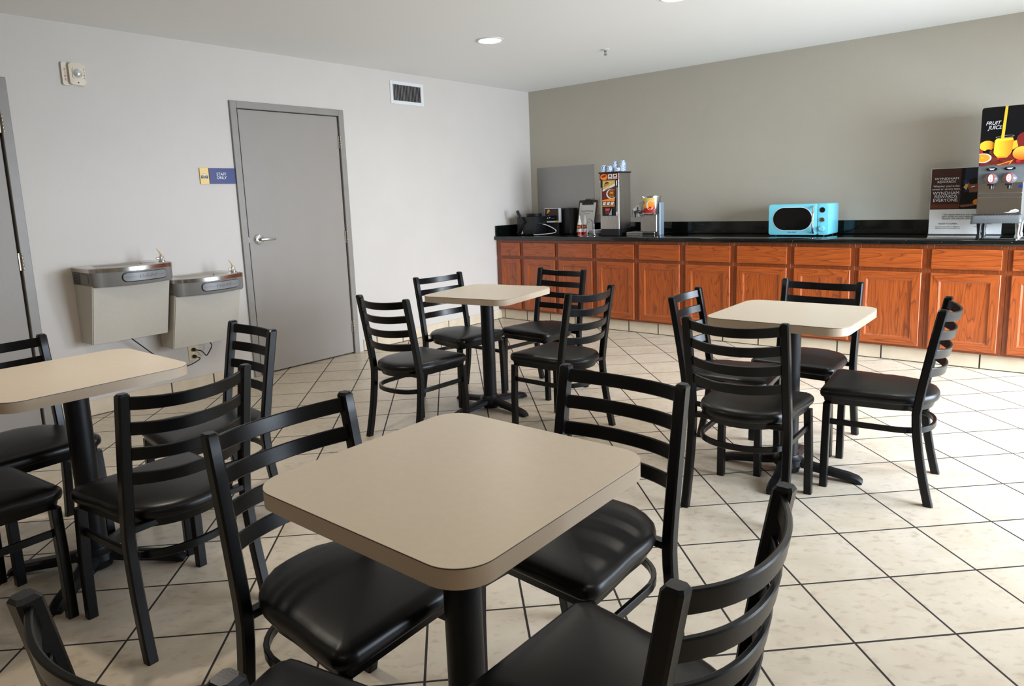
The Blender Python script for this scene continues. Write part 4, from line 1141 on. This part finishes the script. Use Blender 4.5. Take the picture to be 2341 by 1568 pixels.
CH = [
 ('black ladder-back chair at the left side of the foreground table, slat shadows on its seat', 3.833, -5.716, -1.535),
 ('black ladder-back chair at the far right side of the foreground table', 4.134, -5.172, 3.092),
 ('black ladder-back chair at the near right of the foreground table, back rising at bottom right', 4.554, -5.662, 1.545),
 ('black ladder-back chair in the bottom left corner, only its back and seat tip showing', 4.212, -6.156, .218),
 ('black ladder-back chair behind the left table, in front of the door at the left edge', 1.868, -5.872, -1.50),
 ('black ladder-back chair standing beside the lower drinking fountain and the grey door', 2.292, -5.290, 3.045),
 ('black ladder-back chair at the near right side of the left table, seen from behind', 2.812, -5.715, 1.638),
 ('black ladder-back chair at the left edge of the photo, seat and front legs only', 2.385, -6.195, .11),
 ('black ladder-back chair on the left of the far table, nearest the grey door', 2.164, -3.961, -.003),
 ('black ladder-back chair behind the far table, against the white side wall', 1.846, -3.233, -1.661),
 ('black ladder-back chair behind the far table with its back to the oak cabinets', 2.230, -2.787, 3.085),
 ('black ladder-back chair on the right of the far table, back slats curving to the right', 2.825, -3.405, 1.515),
 ('black ladder-back chair on the left of the right table, mostly hidden behind another chair', 3.796, -3.290, -1.464),
 ('black ladder-back chair behind the right table with its back to the oak cabinets', 4.031, -2.805, 3.088),
 ('black ladder-back chair in front of the right table, facing away, all four slats visible', 4.084, -3.750, .045),
 ('black ladder-back chair on the right of the right table, seen from the side', 4.493, -3.194, 1.653),
]
c0 = None
for lb, x, y, r in CH:
    if c0 is None: c0 = make_chair(lb); c = c0
    else: c = copy_tree(c0)
    c['label'] = lb; c.location = (x, y, 0); c.rotation_euler = (0, 0, r)

# ------------------------------------------------------------------ daylight
w = bpy.data.worlds.new('World'); scene.world = w; w.use_nodes = True
bg = w.node_tree.nodes['Background']; bg.inputs['Color'].default_value = (.78, .88, 1, 1); bg.inputs['Strength'].default_value = 1.2
for i, (a, b, z0, z1) in enumerate(WIN):
    ld = bpy.data.lights.new('window_daylight', 'AREA'); ld.shape = 'RECTANGLE'; ld.size = (b-a)-.1; ld.size_y = (z1-z0)-.1
    ld.energy = (205, 125)[i]; ld.color = (.75, .86, 1.0); ld.spread = math.radians(125)
    o = bpy.data.objects.new('window_daylight', ld); COL.objects.link(o); o.location = (XR+.03, (a+b)/2, (z0+z1)/2); o.rotation_euler = (0, PI/2, 0)
    o.rotation_euler = Vector((1, -.06, .50)).to_track_quat('Z', 'Y').to_euler()

# ------------------------------------------------------------------ camera
cd = bpy.data.cameras.new('camera'); cam = bpy.data.objects.new('camera', cd); COL.objects.link(cam)
Rt = Vector((0.7664813573352642, 0.6411779262191367, -0.03737908220941666)); Up = Vector((-0.07097022535192599, 0.1423946648848294, 0.9872623696494431)); Fw = Vector((-0.6383334206909331, 0.754065399247084, -0.15464739793267684))
mtx = Matrix((( Rt.x, Up.x, -Fw.x, 5.15920353), (Rt.y, Up.y, -Fw.y, -6.65331307), (Rt.z, Up.z, -Fw.z, 1.37087623), (0, 0, 0, 1)))
cam.matrix_world = mtx
cd.sensor_fit = 'HORIZONTAL'; cd.sensor_width = 36; cd.lens = 1573.1192*36/2341
cd.shift_x = -(1156.3237-1170.5)/2341; cd.shift_y = (701.0363-784)/2341
cd.clip_start = .02; cd.clip_end = 60
scene.camera = cam
vs_ = scene.view_settings; scene.display_settings.display_device = 'sRGB'
vs_.view_transform = 'Standard'; vs_.look = 'None'; vs_.gamma = 1; vs_.use_curve_mapping = False; vs_.exposure = 0.13
